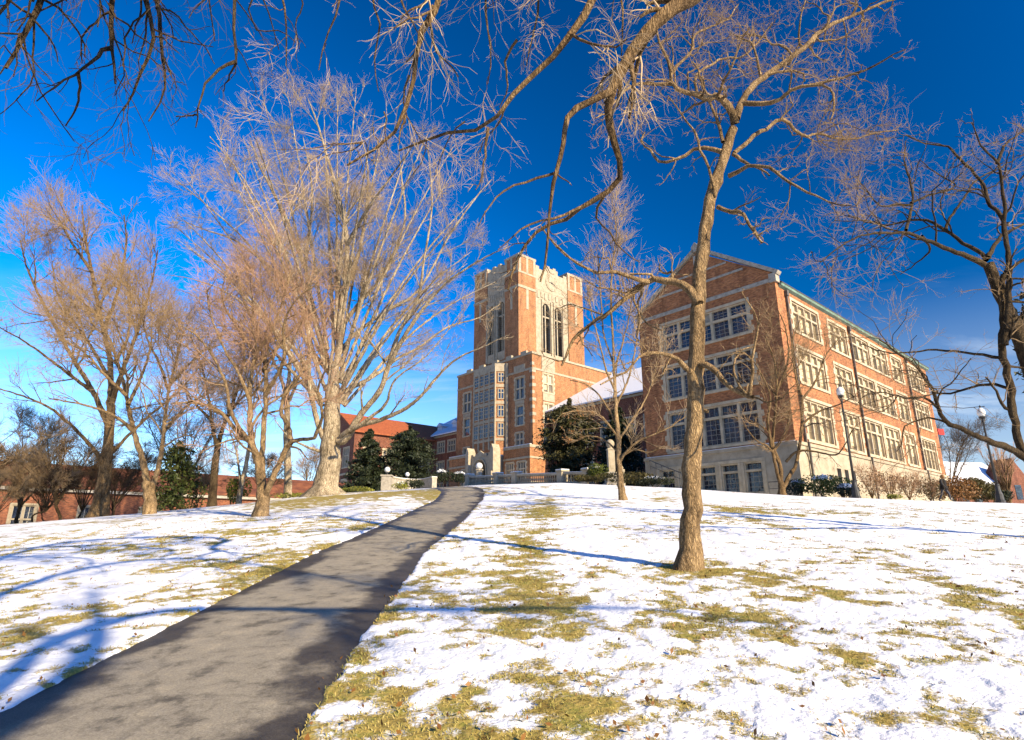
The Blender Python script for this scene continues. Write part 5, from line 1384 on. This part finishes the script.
crb = (-6.1, -4.0, zb_ + 5.0)
TB = [
 (30, 30, 0, 0, [W_(B0[0], B0[1], zb_, .36), W_(-6.5, -4.3, zb_ + 2, .31), W_(-6.3, -4.1, zb_ + 3.6, .28), W_(*crb, .26)]),
 (11, 2.2, 0, 0, [W_(*crb, .15), W_(-5.2, -.6, zb_ + 7.6, .06), W_(-4.0, 2.4, zb_ + 7.8, .035), (116, -30), (113, 0), (111, 29), (111, 49), (115, 68), (116, 83)]),
 (6, 1.6, 0, -.3, [(111, 48), (102, 52), (93, 60), (76, 73), (56, 86), (38, 101)]),
 (4.5, 1.5, -.2, .2, [(78, 73), (79, 90), (77, 107), (65, 126)]),
 (3, 1.4, 0, .3, [(110, 12), (95, 22), (83, 36), (81, 51), (81, 62)]),
 (10, 2, 0, .2, [W_(*crb, .13), W_(-4.6, -.4, zb_ + 7.8, .05), W_(-3.4, 2.6, zb_ + 7.8, .03), (138, -30), (146, 0), (155, 17), (152, 42), (146, 59), (139, 76), (133, 92), (124, 112)]),
 (6, 1.6, .3, .1, [(146, -8), (159, 5), (160, 37), (163, 59), (166, 81), (162, 98), (149, 121)]),
 (2.6, 1.2, .2, 0, [(163, 56), (170, 72), (177, 86)]),
 (2.8, 1.0, .1, .6, [(156, 8), (171, 12), (188, 29), (203, 45), (215, 64)]),
 (2.8, 1.2, .1, -.4, [(149, 9), (134, 22), (125, 41), (123, 61), (128, 82)]),
 (9, 2.5, 0, 0, [W_(*crb, .12), W_(-4.0, -.2, zb_ + 7.9, .05), W_(-2.6, 2.6, zb_ + 7.7, .03), (236, -30), (234, 0), (234, 37), (236, 64)]),
 (5, 1.5, 0, -.2, [(235, 62), (227, 65), (212, 76), (200, 102), (196, 127)]),
 (3, 1.2, 0, .2, [(236, 63), (229, 76), (223, 91)]),
 (2.4, 1.5, -.15, -.15, [(197, 115), (186, 116), (176, 118)]),
 (14, 3, 0, -.3, [W_(*crb, .16), W_(-6.0, -.4, zb_ + 7.2, .07), W_(-5.6, 2.4, zb_ + 7.0, .04), (50, -30), (41, 0), (29, 22), (18, 46), (11, 57), (6, 68)]),
 (2.6, .9, -.1, .2, [(34, 20), (33, 59), (32, 81), (12, 104), (-4, 118)]),
 (4, 3, 0, 0, [(30, -16), (12, 0), (0, 12), (-12, 22)]),
 (2.2, 1, 0, .3, [(300, -20), (302, 4), (296, 28), (299, 50)]),
 (2.6, 1, 0, .3, [(262, -20), (250, 4), (253, 24), (262, 32), (280, 30), (296, 42)]),
 (14, 3, 0, 0, [W_(*crb, .18), W_(-8, -5.5, zb_ + 8.5, .13), W_(-10, -7, zb_ + 12, .04)]),
 (14, 3, 0, 0, [W_(*crb, .18), W_(-5, -6, zb_ + 9, .13), W_(-4, -8, zb_ + 13, .04)]),
]
build_tree('overhanging_tree', 'old tree whose thin dark branch ends dangle from the top left of the view', 'tree', 4.2, TB,
           [lv(190, .8, 45, .0042, k=6, sides=5, wig=.22, up=-.12, src='limbs', t0=.4, bark=1), lv(750, .42, 42, .0024, k=5, sides=4, wig=.22, up=-.1), lv(2200, .26, 40, .0017, k=4, wig=.15, up=-.08)],
           (M['bark_dark'], M['twig_dark']), base=(B0[0], B0[1], 0), rough=.2, wob=.006)

# bare trees seen whole, beyond the lawn
for i, (px, d, h, sp, ns, w_, lab) in enumerate([
    (22, 50, 9.5, 4.2, 7, .3, 'dark bare tree against the low brick building, at the very left edge'),
    (62, 54, 10.5, 4.6, 8, .32, 'dark many-limbed bare tree in front of the low brick building, second from the left edge'),
    (-30, 46, 9, 4.0, 7, .3, 'bare tree cut by the left edge of the view'),
    (38, 44, 5.5, 3.4, 9, .14, 'low bushy bare tree between the two dark trees by the left edge'),
    (84, 58, 7.5, 4.4, 9, .2, 'wide low bare tree just left of the tall grey tree trunk'),
    (128, 52, 6.5, 3.8, 9, .16, 'low bare tree between the tall grey trunk and the twin-stemmed tree'),
    (2, 43, 4.2, 2.8, 9, .1, 'small bare thicket tree low at the left edge of the lawn'),
    (52, 46, 4.4, 3.0, 10, .1, 'low tangled bare tree between two dark trees on the far left'),
    (112, 56, 5.5, 3.6, 10, .12, 'low tangled bare tree close behind the tall grey trunk'),
    (196, 54, 5.0, 3.2, 10, .1, 'low tangled bare tree between the green holly and the leaning tree'),
    (262, 60, 5.5, 3.6, 10, .1, 'low bare tree far behind the forked tree trunk'),
    (180, 62, 14, 5.5, 8, .35, 'bare tree rising behind the green holly'),
    (312, 105, 9, 4.2, 8, .3, 'small distant bare tree seen in the gap left of the huge trunk'),
    (955, 78, 12, 5.0, 7, .3, 'bare tree beyond the far corner of the large brick hall'),
]):
    b = on(px, d)
    build_tree('bare_tree', lab, 'tree', d, auto_guides(b, h, sp, ns, w=w_, seed=i + 3, fork=.16),
               [lv(55, h * .26, 36, .018, k=5, sides=4, wig=.13, up=.06, src='limbs', bark=1), lv(600, h * .15, 38, .013, k=4, up=.05), lv(4200, h * .08, 38, .0095, k=3, up=.04)],
               (M['bark_dark'], M['twig_dark'] if i % 3 else M['twig_tan']), group='bare trees beyond the lawn', flare=1.2)
b = on(1008, 44)
build_tree('upright_tree', 'narrow reddish bare tree with steep crowded stems, right of the right lamp post', 'tree', 44, auto_guides(b, 4.6, 1.3, 14, lean=.02, w=.22, seed=31, fork=.1),
           [lv(120, 1.1, 16, .012, k=4, wig=.06, up=.1, src='limbs'), lv(700, .6, 16, .009, k=3, wig=.06, up=.1)], (M['bark_brown'], M['twig_pink']), flare=1.2)


# ------------------------------------------------------------------ leafy plants
def blob_points(n, c, r, shell=.55):
    v = norm(rng.normal(size=(n, 3))); q = (shell + (1 - shell) * rng.random(n) ** .5)[:, None]
    return np.asarray(c) + v * q * np.asarray(r), v


def shrub(name, label, base, w, h, mat, n=900, size=.09, group=None, dep=None, lobes=6, cat='shrub', seed=0, snow=False, stems=5):
    r = np.random.default_rng(seed + 50)
    b = np.array(base, float); root = empty(name, b, label, cat, group)
    P = []; O = []
    for k in range(lobes):
        c = np.array([r.normal() * w * .2, r.normal() * (dep or w) * .2, h * (.45 + .22 * r.random())])
        rad = np.array([w * .3, (dep or w) * .3, h * .33]) * (.8 + .5 * r.random())
        p, v = blob_points(n // lobes, c, rad); k_ = p[:, 2] > .02; P.append(p[k_]); O.append(v[k_])
    P = np.vstack(P); O = np.vstack(O)
    link('foliage', leaf_mesh('foliage', P, size, mat, outward=O * .5, aspect=.6), root)
    sm = MB()
    for k in range(stems): a = r.random() * 6.28; sm.bar((.06 * math.cos(a), .06 * math.sin(a), -.15), (w * .22 * math.cos(a), w * .22 * math.sin(a), h * .6), .035)
    sm.build('stem', M['bark_dark'], root)
    if snow:
        p, v = blob_points(420, (0, 0, h * .62), (w * .3, w * .3, h * .30), .95); p = p[v[:, 2] > .55] + [0, 0, .03]
        link('snow_cap', leaf_mesh('snow_cap', p, .22, M['snow'], aspect=.9), root)
    return root


def evergreen(name, label, base, h, w, mat, n=9000, size=.35, tiers=16, group=None, seed=0, bark='bark_dark', taper=1.0, low=.08, broad=False):
    r = np.random.default_rng(seed + 900); b = np.array(base, float); root = empty(name, b, label, 'tree', group)
    tp = np.stack([np.array([[0, 0, -.4], [w * .01, 0, h * .3], [0, w * .015, h * .65], [0, 0, h * .97]])]); V, Q = tubes(tp, np.array([[h * .022, h * .017, h * .01, .015]]), 8, .1)
    link('trunk', np_mesh('trunk', V, [Q], [M[bark]], smooth=True), root)
    P = []; bs = []; br = []
    nb = tiers * 9
    for k in range(nb):
        t = low + (1 - low) * (k + r.random()) / nb
        prof = (1 - t) ** taper if not broad else math.sin(min(1, (t - low) / (1 - low) * .95 + .12) * math.pi) ** .6
        L = w / 2 * prof * (.72 + .4 * r.random()) + .12
        a = r.random() * 6.283; z = h * t
        tip = np.array([math.cos(a) * L, math.sin(a) * L, z - L * (.22 if not broad else -.1) + r.normal() * .1])
        o = np.array([0, 0, z]); mid = (o + tip) / 2 + [0, 0, L * .10]
        bs.append([o, mid, tip]); br.append([.02 + .008 * L, .015, .006])
        m_ = max(6, int(n / nb * (.4 + 1.1 * prof)))
        s = r.random(m_)[:, None] ** .65
        q = o * (1 - s) ** 2 + 2 * mid * s * (1 - s) + tip * s * s + r.normal(size=(m_, 3)) * (.06 + .09 * L) * np.array([1, 1, .6])
        P.append(q)
    V, Q = tubes(np.array(bs), np.array(br), 4); link('branches', np_mesh('branches', V, [Q], [M[bark]]), root)
    P = np.vstack(P); O = norm(P * np.array([1, 1, 0])) * .5 + [0, 0, -.15]
    link('crown', leaf_mesh('crown', P, size, mat, outward=O, aspect=.38), root)
    return root


evergreen('evergreen_tree', 'dark evergreen beside the hip roofed hall, left one of the two by the globe lamps', on(366, 94) - [0, 0, .5], 10.6, 9.6, M['leaf_dark'], 14000, .5, seed=1, taper=.75, group='dark evergreens before the tower hall')
evergreen('evergreen_tree', 'rounded dark evergreen in front of the snowy roofed wing, just left of the tower', on(407, 94) - [0, 0, .5], 10.6, 8.0, M['leaf_dark'], 15000, .45, seed=2, broad=True, group='dark evergreens before the tower hall')
evergreen('evergreen_tree', 'dark spreading evergreen hiding the foot of the tower on its right', on(572, 84) - [0, 0, .5], 12.4, 8.8, M['leaf_magnolia'], 17000, .45, seed=3, broad=True, group='dark evergreens before the tower hall')
evergreen('evergreen_tree', 'dark evergreen right of the stone monument, behind the young tree', on(622, 80) - [0, 0, .5], 11.0, 9.5, M['leaf_dark'], 16000, .45, seed=4, taper=.7, group='dark evergreens before the tower hall')
evergreen('holly_tree', 'leafy green holly among bare trees, before the low brick building', on(174, 44), 5.0, 4.2, M['leaf_holly'], 4200, .26, seed=5, taper=.45)
evergreen('evergreen_tree', 'dark conifer peeping out behind the leaning tree at the right edge', on(1094, 30), 12.5, 5.0, M['leaf_dark'], 8000, .3, seed=6, taper=.5, low=.5)

SG = 'shrubs along the hall'
shrub('round_boxwood', 'clipped round boxwood with a cap of snow, left of the stone monument', on(597, 52), 1.85, 1.75, M['leaf_box'], 2600, .13, snow=True, seed=1)
shrub('low_shrub', 'low olive shrub at the foot of the stone monument', on(592, 50.5), 3.2, .85, M['leaf_olive'], 1800, .14, seed=2)
shrub('low_shrub', 'low dark shrub between the young tree and the hall steps', on(632, 51), 4.0, 1.3, M['leaf_olive'], 1800, .15, seed=3)
shrub('low_shrub', 'low dark shrub dusted with snow beside the iron stair rail', on(655, 50), 3.2, .9, M['leaf_dark'], 1500, .13, seed=4, snow=True)
shrub('round_boxwood', 'broad round green boxwood at the sunny base of the hall, right of the multi-stemmed tree', on(824, 40), 2.5, 1.55, M['leaf_box'], 2800, .12, seed=5, snow=True)
shrub('low_shrub', 'small dark shrub at the very corner of the hall', on(800, 41), 1.6, 1.2, M['leaf_dark'], 1200, .12, seed=6, snow=True)
shrub('low_shrub', 'snow dusted dark shrub just left of the left lamp post', on(846, 38), 1.5, .9, M['leaf_dark'], 1000, .11, seed=7, snow=True)


def twig_bush(label, base, w, h, seed, leafm, n=900):
    b = np.array(base, float)
    root = build_tree('bare_shrub', label, 'shrub', b[1], [(1, 1, 0, 0, [W_(*b, .04), W_(b[0], b[1], b[2] + .15, .035), W_(b[0], b[1], b[2] + .3, .03)])] +
                      [(1, 1, 0, 0, [W_(b[0], b[1], b[2] + .05, .02), W_(b[0] + w * .18 * math.cos(a), b[1] + w * .18 * math.sin(a), b[2] + h * .5, .014), W_(b[0] + w * .38 * math.cos(a + .3), b[1] + w * .38 * math.sin(a + .3), b[2] + h * (.85 + .15 * math.sin(5 * a)), .006)]) for a in np.arange(0, 6.28, .6) + seed],
                      [lv(90, h * .4, 30, .008, k=4, wig=.15, up=.08, src='limbs', t0=.1), lv(600, h * .22, 34, .006, k=3, wig=.15)], (M['bark_brown'], M['twig_pink']), group='bare shrubs along the hall', flare=1.0)
    p, v = blob_points(n, (0, 0, h * .5), (w * .45, w * .4, h * .48), .2)
    link('foliage', leaf_mesh('foliage', p, .13, leafm, hang=True), root)


twig_bush('thin brown shrub at the hall base, right beside the left lamp post', on(872, 43), 2.3, 2.5, .1, M['leaf_brown'], 420)
twig_bush('brown leafless shrub at the hall base, second to the right of the left lamp post', on(890, 45), 2.4, 2.3, .2, M['leaf_brown'], 420)
twig_bush('brown shrub with thin upright twigs, midway along the sunny hall base', on(909, 47), 2.4, 2.4, .3, M['leaf_brown'], 450)
twig_bush('tan shrub at the hall base directly behind the walking person', on(930, 48), 2.6, 2.2, .4, M['leaf_olive'], 700)
shrub('rust_shrub', 'rust brown shrub just right of the walking person', on(957, 49), 2.8, 2.1, M['leaf_rust'], 2600, .15, seed=11)
shrub('dense_shrub', 'wide olive green shrub below the snowy house roof', on(975, 51), 3.0, 2.3, M['leaf_olive'], 3000, .16, seed=12)
shrub('dense_shrub', 'olive brown shrub just left of the right lamp post base', on(990, 51), 2.8, 2.0, M['leaf_olive'], 2600, .16, seed=13)
shrub('low_shrub', 'low dark shrub between the right lamp post and the narrow reddish tree', on(1004, 42), 1.6, .9, M['leaf_dark'], 1200, .12, seed=14)
shrub('ivy_tuft', 'small bright green tuft low at the hall base, right of the left lamp post', on(893, 41), .9, .45, M['leaf_yellow'], 500, .09, seed=15, stems=3)
shrub('yellow_shrub', 'yellow green shrub between the thin pale trees on the left', on(233, 47), 1.9, 2.6, M['leaf_yellow'], 1300, .16, seed=16)
shrub('yellow_shrub', 'low yellow green plants just right of the huge tree trunk', on(352, 46), 2.6, .42, M['leaf_yellow'], 1200, .14, seed=17)
shrub('yellow_shrub', 'low yellow green plants between the straight trunk and the huge tree', on(300, 46), 4.2, .45, M['leaf_yellow'], 1400, .14, seed=18)
shrub('yellow_shrub', 'small snow capped yellow shrub before the curved stone wall', on(400, 62), 1.6, .9, M['leaf_yellow'], 900, .12, seed=19, snow=True)
shrub('low_shrub', 'dark low shrub in front of the curved stone wall', on(413, 63), 2.2, 1.25, M['leaf_dark'], 1300, .14, seed=20)
shrub('clipped_shrub', 'dark clipped shrub with a snow cap, left of the entrance porch', on(459, 80), 3.0, 2.1, M['leaf_dark'], 1600, .17, seed=21, snow=True)
shrub('clipped_shrub', 'dark upright shrub between the curved wall and the entrance porch', on(441, 80), 2.6, 2.6, M['leaf_dark'], 1600, .17, seed=22, snow=True)

# ------------------------------------------------------------------ street furniture and stonework
def lamp_post(label, px, d, h):
    b = on(px, d); r = empty('lamp_post', b, label, 'lamp post', 'lamp posts by the hall')
    m_ = MB(); m_.lathe([(.26, -.4), (.26, .12), (.22, .16), (.2, .5), (.15, .62), (.12, .95), (.135, 1.0), (.085, 1.08)], 0, 0, 0, 12); m_.build('base', M['iron'], r, smooth=False)
    m_ = MB(); m_.lathe([(.075, 1.08), (.06, h * .6), (.05, h - .55), (.08, h - .53), (.08, h - .46), (.05, h - .44), (.045, h - .3)], 0, 0, 0, 12); m_.build('pole', M['iron'], r, smooth=True)
    m_ = MB(); m_.lathe([(.06, h - .3), (.16, h - .22), (.17, h - .16)], 0, 0, 0, 12)
    for k in range(4): a = k * math.pi / 2; m_.bar((.05 * math.cos(a), .05 * math.sin(a), h - .5), (.2 * math.cos(a), .2 * math.sin(a), h - .2), .025)
    m_.build('cup', M['iron'], r)
    m_ = MB(); m_.lathe([(.13, h - .16), (.2, h - .02), (.22, h + .1), (.19, h + .24), (.12, h + .34), (.03, h + .4)], 0, 0, 0, 16); m_.build('globe', M['globe'], r, smooth=True)
    m_ = MB(); m_.lathe([(.05, h + .39), (.03, h + .45), (.045, h + .49), (.01, h + .56)], 0, 0, 0, 8); m_.build('finial', M['iron'], r)


lamp_post('black lamp post with acorn globe standing before the sunny side of the hall', 856, 36, 6.4)
lamp_post('black lamp post with a white globe between the olive shrubs and the narrow reddish tree', 999, 36, 5.3)

# small globe lamp and red flag at the far corner of the hall
b = on(944, 74)
r = empty('flag_pole', b, 'thin pole carrying a small red flag beyond the far corner of the hall', 'flag')
m_ = MB(); m_.lathe([(.06, -.5), (.05, 4), (.04, 9.6)], 0, 0, 0, 8); m_.build('pole', M['lead'], r)
m_ = MB()
for k in range(6): m_.prism([(.05 + k * .25, 8.7 + .05 * math.sin(k)), (.3 + k * .25, 8.7 + .05 * math.sin(k + 1)), (.3 + k * .25, 9.45 + .05 * math.sin(k + 1)), (.05 + k * .25, 9.45 + .05 * math.sin(k))], 'y', .06 * math.sin(k * 1.3), .06 * math.sin(k * 1.3) + .02)
m_.build('flag', M['red'], r)

# balustrade across the top of the lawn
p0, p1 = on(469, 76), on(589, 56)
p0[2] = min(p0[2], 99); dv_ = p1 - p0; Lb = float(np.hypot(dv_[0], dv_[1])); rz = math.atan2(dv_[1], dv_[0])
zb2 = min(p0[2], p1[2]) - .1; slope = (p1[2] - p0[2]) / Lb
r = empty('balustrade', (p0[0], p0[1], 0), 'long pale stone balustrade with piers along the top of the snowy lawn, before the tower', 'balustrade', rz=rz)
zz = lambda x: p0[2] + slope * x
piers = [0, Lb * .30, Lb * .47, Lb * .83, Lb]
for x in piers:
    m_ = MB(); z = zz(x); m_.box(x - .4, x + .4, -.4, .4, z - .8, z + 1.25); m_.box(x - .5, x + .5, -.5, .5, z + 1.252, z + 1.4); m_.box(x - .47, x + .47, -.46, .46, z - .82, z + .22)
    po_ = m_.build('pier', M['stone'], r); m_ = MB(); m_.box(x - .48, x + .48, -.48, .48, z + 1.402, z + 1.48); m_.build('snow_cap', M['snow'], po_)
for a, c in zip(piers[:-1], piers[1:]):
    m_ = MB()
    m_.prism([(a + .41, zz(a) - .7), (c - .41, zz(c) - .7), (c - .41, zz(c) + .25), (a + .41, zz(a) + .25)], 'y', -.25, .25); m_.build('plinth', M['stone'], r)
    m_ = MB(); m_.prism([(a + .41, zz(a) + .95), (c - .41, zz(c) + .95), (c - .41, zz(c) + 1.15), (a + .41, zz(a) + 1.15)], 'y', -.24, .24); rl = m_.build('rail', M['stone'], r)
    m_ = MB(); m_.prism([(a + .41, zz(a) + 1.152), (c - .41, zz(c) + 1.152), (c - .41, zz(c) + 1.2), (a + .41, zz(a) + 1.2)], 'y', -.22, .22); m_.build('snow_strip', M['snow'], rl)
    n = int((c - a - .8) / .36)
    for k in range(n):
        x = a + .55 + (c - a - 1.1) * k / max(n - 1, 1); m_ = MB()
        m_.lathe([(.1, .25), (.1, .3), (.06, .34), (.11, .55), (.055, .82), (.09, .9), (.09, .95)], x, 0, zz(x), 8); m_.build('baluster', M['stone'], r)

# curved stone wall with two globe lamps on it
ctr = on(412, 70); r = empty('curved_stone_wall', (ctr[0], ctr[1], 0), 'low curved stone wall at the end of the path, under the dark evergreens', 'wall')
ends = [on(386, 66), on(398, 68.5), on(412, 70), on(424, 69.5), on(434, 67)]
m_ = MB(); mc = MB(); ms = MB(); C_ = catmull(np.array(ends), 24) - np.array([ctr[0], ctr[1], 0]); zt = max(e[2] for e in ends) + 1.0
for i in range(len(C_) - 1):
    a, c = C_[i], C_[i + 1]; t_ = norm((c - a)[None])[0]; n_ = np.array([-t_[1], t_[0], 0]) * .28
    def slab(mb, k, z0, z1):
        q = [a - n_ * k, c - n_ * k, c + n_ * k, a + n_ * k]; n0 = len(mb.v)
        mb.v += [(p[0], p[1], z0) for p in q] + [(p[0], p[1], z1) for p in q]
        for f in ((0, 1, 5, 4), (1, 2, 6, 5), (2, 3, 7, 6), (3, 0, 4, 7), (4, 5, 6, 7)): mb.f.append(tuple(n0 + j for j in f))
    slab(m_, 1, zt - 2.6, zt); slab(mc, 1.2, zt + .002, zt + .14); slab(ms, 1.1, zt + .142, zt + .2)
m_.build('wall', M['stone_rough'], r); mc.build('coping', M['stone'], r); ms.build('snow_strip', M['snow'], r)
e = C_[0]; pm_ = MB(); pm_.box(e[0] - .5, e[0] + .5, e[1] - .5, e[1] + .5, zt - 2.6, zt + .1); pm_.box(e[0] - .6, e[0] + .6, e[1] - .6, e[1] + .6, zt + .102, zt + .24); pm_.build('pier', M['stone_rough'], r)


def globe_lamp(label, x, y, z, rad, post=0.0, shrt=.25):
    q = empty('globe_lamp', (x, y, z), label, 'lamp', 'globe lamps by the entrance')
    m_ = MB(); m_.lathe([(.17, 0), (.17, .06), (.09, .12), (.08, shrt), (.14, shrt + .04)], 0, 0, 0, 12); m_.build('neck', M['iron'] if not post else M['stone'], q)
    m_ = MB(); m_.lathe([(rad * math.cos(t) + 1e-3, shrt + .03 + rad + rad * math.sin(t)) for t in np.linspace(-1.45, 1.5, 12)], 0, 0, 0, 18); m_.build('globe', M['globe'], q, smooth=True)


globe_lamp('round white globe lamp on the left end pier of the curved stone wall', ctr[0] + e[0], ctr[1] + e[1], zt + .24, .31)
k = C_[11]
globe_lamp('round white globe lamp glowing in the sun behind the curved stone wall', ctr[0] + k[0] - .4, ctr[1] + k[1] + .02, zt + .2, .25)

# entrance globe pedestal
q = at(479, 478, 96.0); gz_ = g(q[0], q[1])
r = empty('lamp_pedestal', (q[0], q[1], gz_), 'pale stone pedestal topped by a globe, standing before the arched entrance', 'pedestal')
m_ = MB(); m_.lathe([(.6, -1), (.6, .3), (.5, .4), (.5, 2.2), (.65, 2.3), (.65, 2.5)], 0, 0, 0, 8); m_.build('shaft', M['stone'], r)
m_ = MB(); m_.lathe([(.55 * math.cos(t) + 1e-3, 3.0 + .55 * math.sin(t)) for t in np.linspace(-1.4, 1.5, 12)], 0, 0, 0, 16); m_.build('ball', M['globe'], r, smooth=True)

# stone monument by the balustrade
q = on(612.5, 54)
r = empty('stone_monument', q, 'tall pale stone pillar with a round carved top, behind the young tree', 'monument', rz=R(8)); r.scale = (.87, .87, .87)
m_ = MB(); m_.box(-.62, .62, -.55, .55, -.6, 1.15); m_.box(-.72, .72, -.65, .65, 1.152, 1.3); m_.box(-.75, .75, -.68, .68, -.62, .25); m_.build('base', M['stone_rough'], r)
m_ = MB(); m_.box(-.34, .34, -.3, .3, 1.302, 3.6); m_.box(-.4, .4, -.36, .36, 3.602, 3.74); m_.box(-.2, .2, -.32, -.302, 1.7, 3.3); m_.build('shaft', M['stone'], r)
m_ = MB(); m_.lathe([(.3, 3.742), (.2, 3.8), (.34, 3.95), (.44, 4.2), (.4, 4.45), (.25, 4.65), (.08, 4.72)], 0, 0, 0, 16); m_.build('carved_top', M['stone'], r, smooth=True)
q = on(622, 54.5); r = empty('stone_post', q, 'short pale stone post peeking out right of the young tree trunk', 'post')
m_ = MB(); m_.box(-.3, .3, -.3, .3, -.5, 1.35); m_.build('shaft', M['stone'], r); m_ = MB(); m_.lathe([(.36, 1.352), (.36, 1.45), (.2, 1.5), (.24, 1.62), (.16, 1.78), (.02, 1.84)], 0, 0, 0, 12); m_.build('cap', M['stone'], r)

# stair rails at the hall's left foot and by the doorway
def railing(label, pa, pb, n, h=.95):
    pa, pb = np.array(pa), np.array(pb); r = empty('stair_railing', pa, label, 'railing', 'iron stair railings'); dv = pb - pa
    m_ = MB(); m_.bar((0, 0, h), tuple(dv + [0, 0, h]), .06); m_.bar((0, 0, h * .5), tuple(dv + [0, 0, h * .5]), .04); m_.build('rail', M['iron'], r)
    for k in range(n): t = k / (n - 1); m_ = MB(); m_.bar(tuple(dv * t + [0, 0, -.2]), tuple(dv * t + [0, 0, h + .02]), .05); m_.build('post', M['iron'], r)


a_ = on(652, 51); c_2 = on(683, 47); a_[2] += 1.3
railing('black iron stair railing descending along the shaded stone base of the large hall', a_, c_2 + [0, 0, .25], 6)
a_ = on(770, 43.2); railing('short black iron rail at the basement steps, left of the multi-stemmed tree', a_, a_ + [1.1, -.7, 0], 3)

# ------------------------------------------------------------------ the walking person
b = on(944.5, 41.5)
pr = empty('person', b, 'person in a dark coat walking past shrubs at the far end of the large hall', 'person', rz=R(-65))
J = {}; E_ = []; RAD = []; V_ = []
def jt(n, p, r, par=None):
    J[n] = len(V_); V_.append(p); RAD.append(r)
    if par is not None: E_.append((J[par], J[n]))
jt('pelvis', (0, 0, .98), .15); jt('waist', (.02, 0, 1.12), .135, 'pelvis'); jt('chest', (.05, 0, 1.34), .165, 'waist'); jt('neck', (.07, 0, 1.5), .062, 'chest'); jt('jaw', (.10, 0, 1.58), .075, 'neck'); jt('head', (.10, 0, 1.66), .098, 'jaw'); jt('crown', (.10, 0, 1.74), .07, 'head')
for s, n, sw in ((1, 'l', .34), (-1, 'r', -.30)):
    jt('sh' + n, (.05, .19 * s, 1.42), .075, 'chest'); jt('el' + n, (.0 - sw * .35, .24 * s, 1.16), .052, 'sh' + n); jt('wr' + n, (.12 - sw * .5, .23 * s, .94), .034, 'el' + n); jt('pa' + n, (.14 - sw * .52, .225 * s, .87), .036, 'wr' + n)
    for k, (oy, ln) in enumerate(((-.03, .075), (-.01, .09), (.01, .085), (.03, .07))):
        bx_ = .14 - sw * .52; jt(f'f{n}{k}a', (bx_ + oy * .9, .222 * s, .83), .011, 'pa' + n); jt(f'f{n}{k}b', (bx_ + oy * 1.1 + .01, .21 * s, .83 - ln), .009, f'f{n}{k}a')
    jt('th' + n, (.18 - sw * .52, .20 * s, .85), .011, 'pa' + n)
    jt('hip' + n, (0, .1 * s, .92), .115, 'pelvis'); jt('kn' + n, (sw * .55 + .06, .1 * s, .5), .068, 'hip' + n); jt('an' + n, (sw * 1.0 - .05, .1 * s, .09), .045, 'kn' + n); jt('to' + n, (sw * 1.0 + .14, .11 * s, .04), .04, 'an' + n)
me = bpy.data.meshes.new('body'); me.from_pydata(V_, E_, [])
body = link('body', me, pr)
sk = body.modifiers.new('skin', 'SKIN'); sk.use_smooth_shade = True
lay = me.skin_vertices[0].data if len(me.skin_vertices) else None
if lay is None:
    bm_ = __import__('bmesh').new(); bm_.from_mesh(me); bm_.verts.layers.skin.verify(); bm_.to_mesh(me); bm_.free(); lay = me.skin_vertices[0].data
for i, r_ in enumerate(RAD): lay[i].radius = (r_, r_)
lay[0].use_root = True
body.modifiers.new('sub', 'SUBSURF').levels = 1; body.modifiers['sub'].render_levels = 1
m, nt, bs_ = new_mat('clothed_person')
sz = N(nt, 'ShaderNodeSeparateXYZ'); nt.links.new(coords(nt), sz.inputs[0])
rp = ramp(nt, [(0, (.02, .016, .014)), (.055, (.03, .032, .045)), (.46, (.012, .012, .015)), (.865, (.5, .3, .22))]); rp.color_ramp.interpolation = 'CONSTANT'
mr_ = N(nt, 'ShaderNodeMapRange'); mr_.inputs['From Max'].default_value = 1.75; nt.links.new(sz.outputs[2], mr_.inputs[0]); nt.links.new(mr_.outputs[0], rp.inputs[0]); nt.links.new(rp.outputs[0], bs_.inputs['Base Color']); bs_.inputs['Roughness'].default_value = .8
me.materials.append(m)
hm = MB(); hm.lathe([(.08, -.13), (.115, -.06), (.122, .02), (.1, .09), (.05, .13), (.005, .14)], .082, 0, 1.66, 14); hm.build('hair', M['leaf_rust'], pr, smooth=True)
cm = MB(); cm.lathe([(.27, .80), (.235, .95), (.19, 1.1), (.2, 1.25), (.205, 1.38), (.12, 1.5), (.085, 1.52)], .04, 0, 0, 14); cm.build('coat', M['void'], pr, smooth=True)
fm = MB()
for s in (-1, 1): fm.lathe([(.001, -.012), (.012, 0), (.001, .012)], .192, .036 * s, 1.665, 6)
fm.build('eyes', M['iron'], pr)
fm = MB(); fm.prism([(.185, 1.655), (.215, 1.615), (.185, 1.61)], 'y', -.014, .014); fm.box(.175, .192, -.026, .026, 1.575, 1.583); fm.build('nose_and_mouth', M['leaf_rust'], pr)
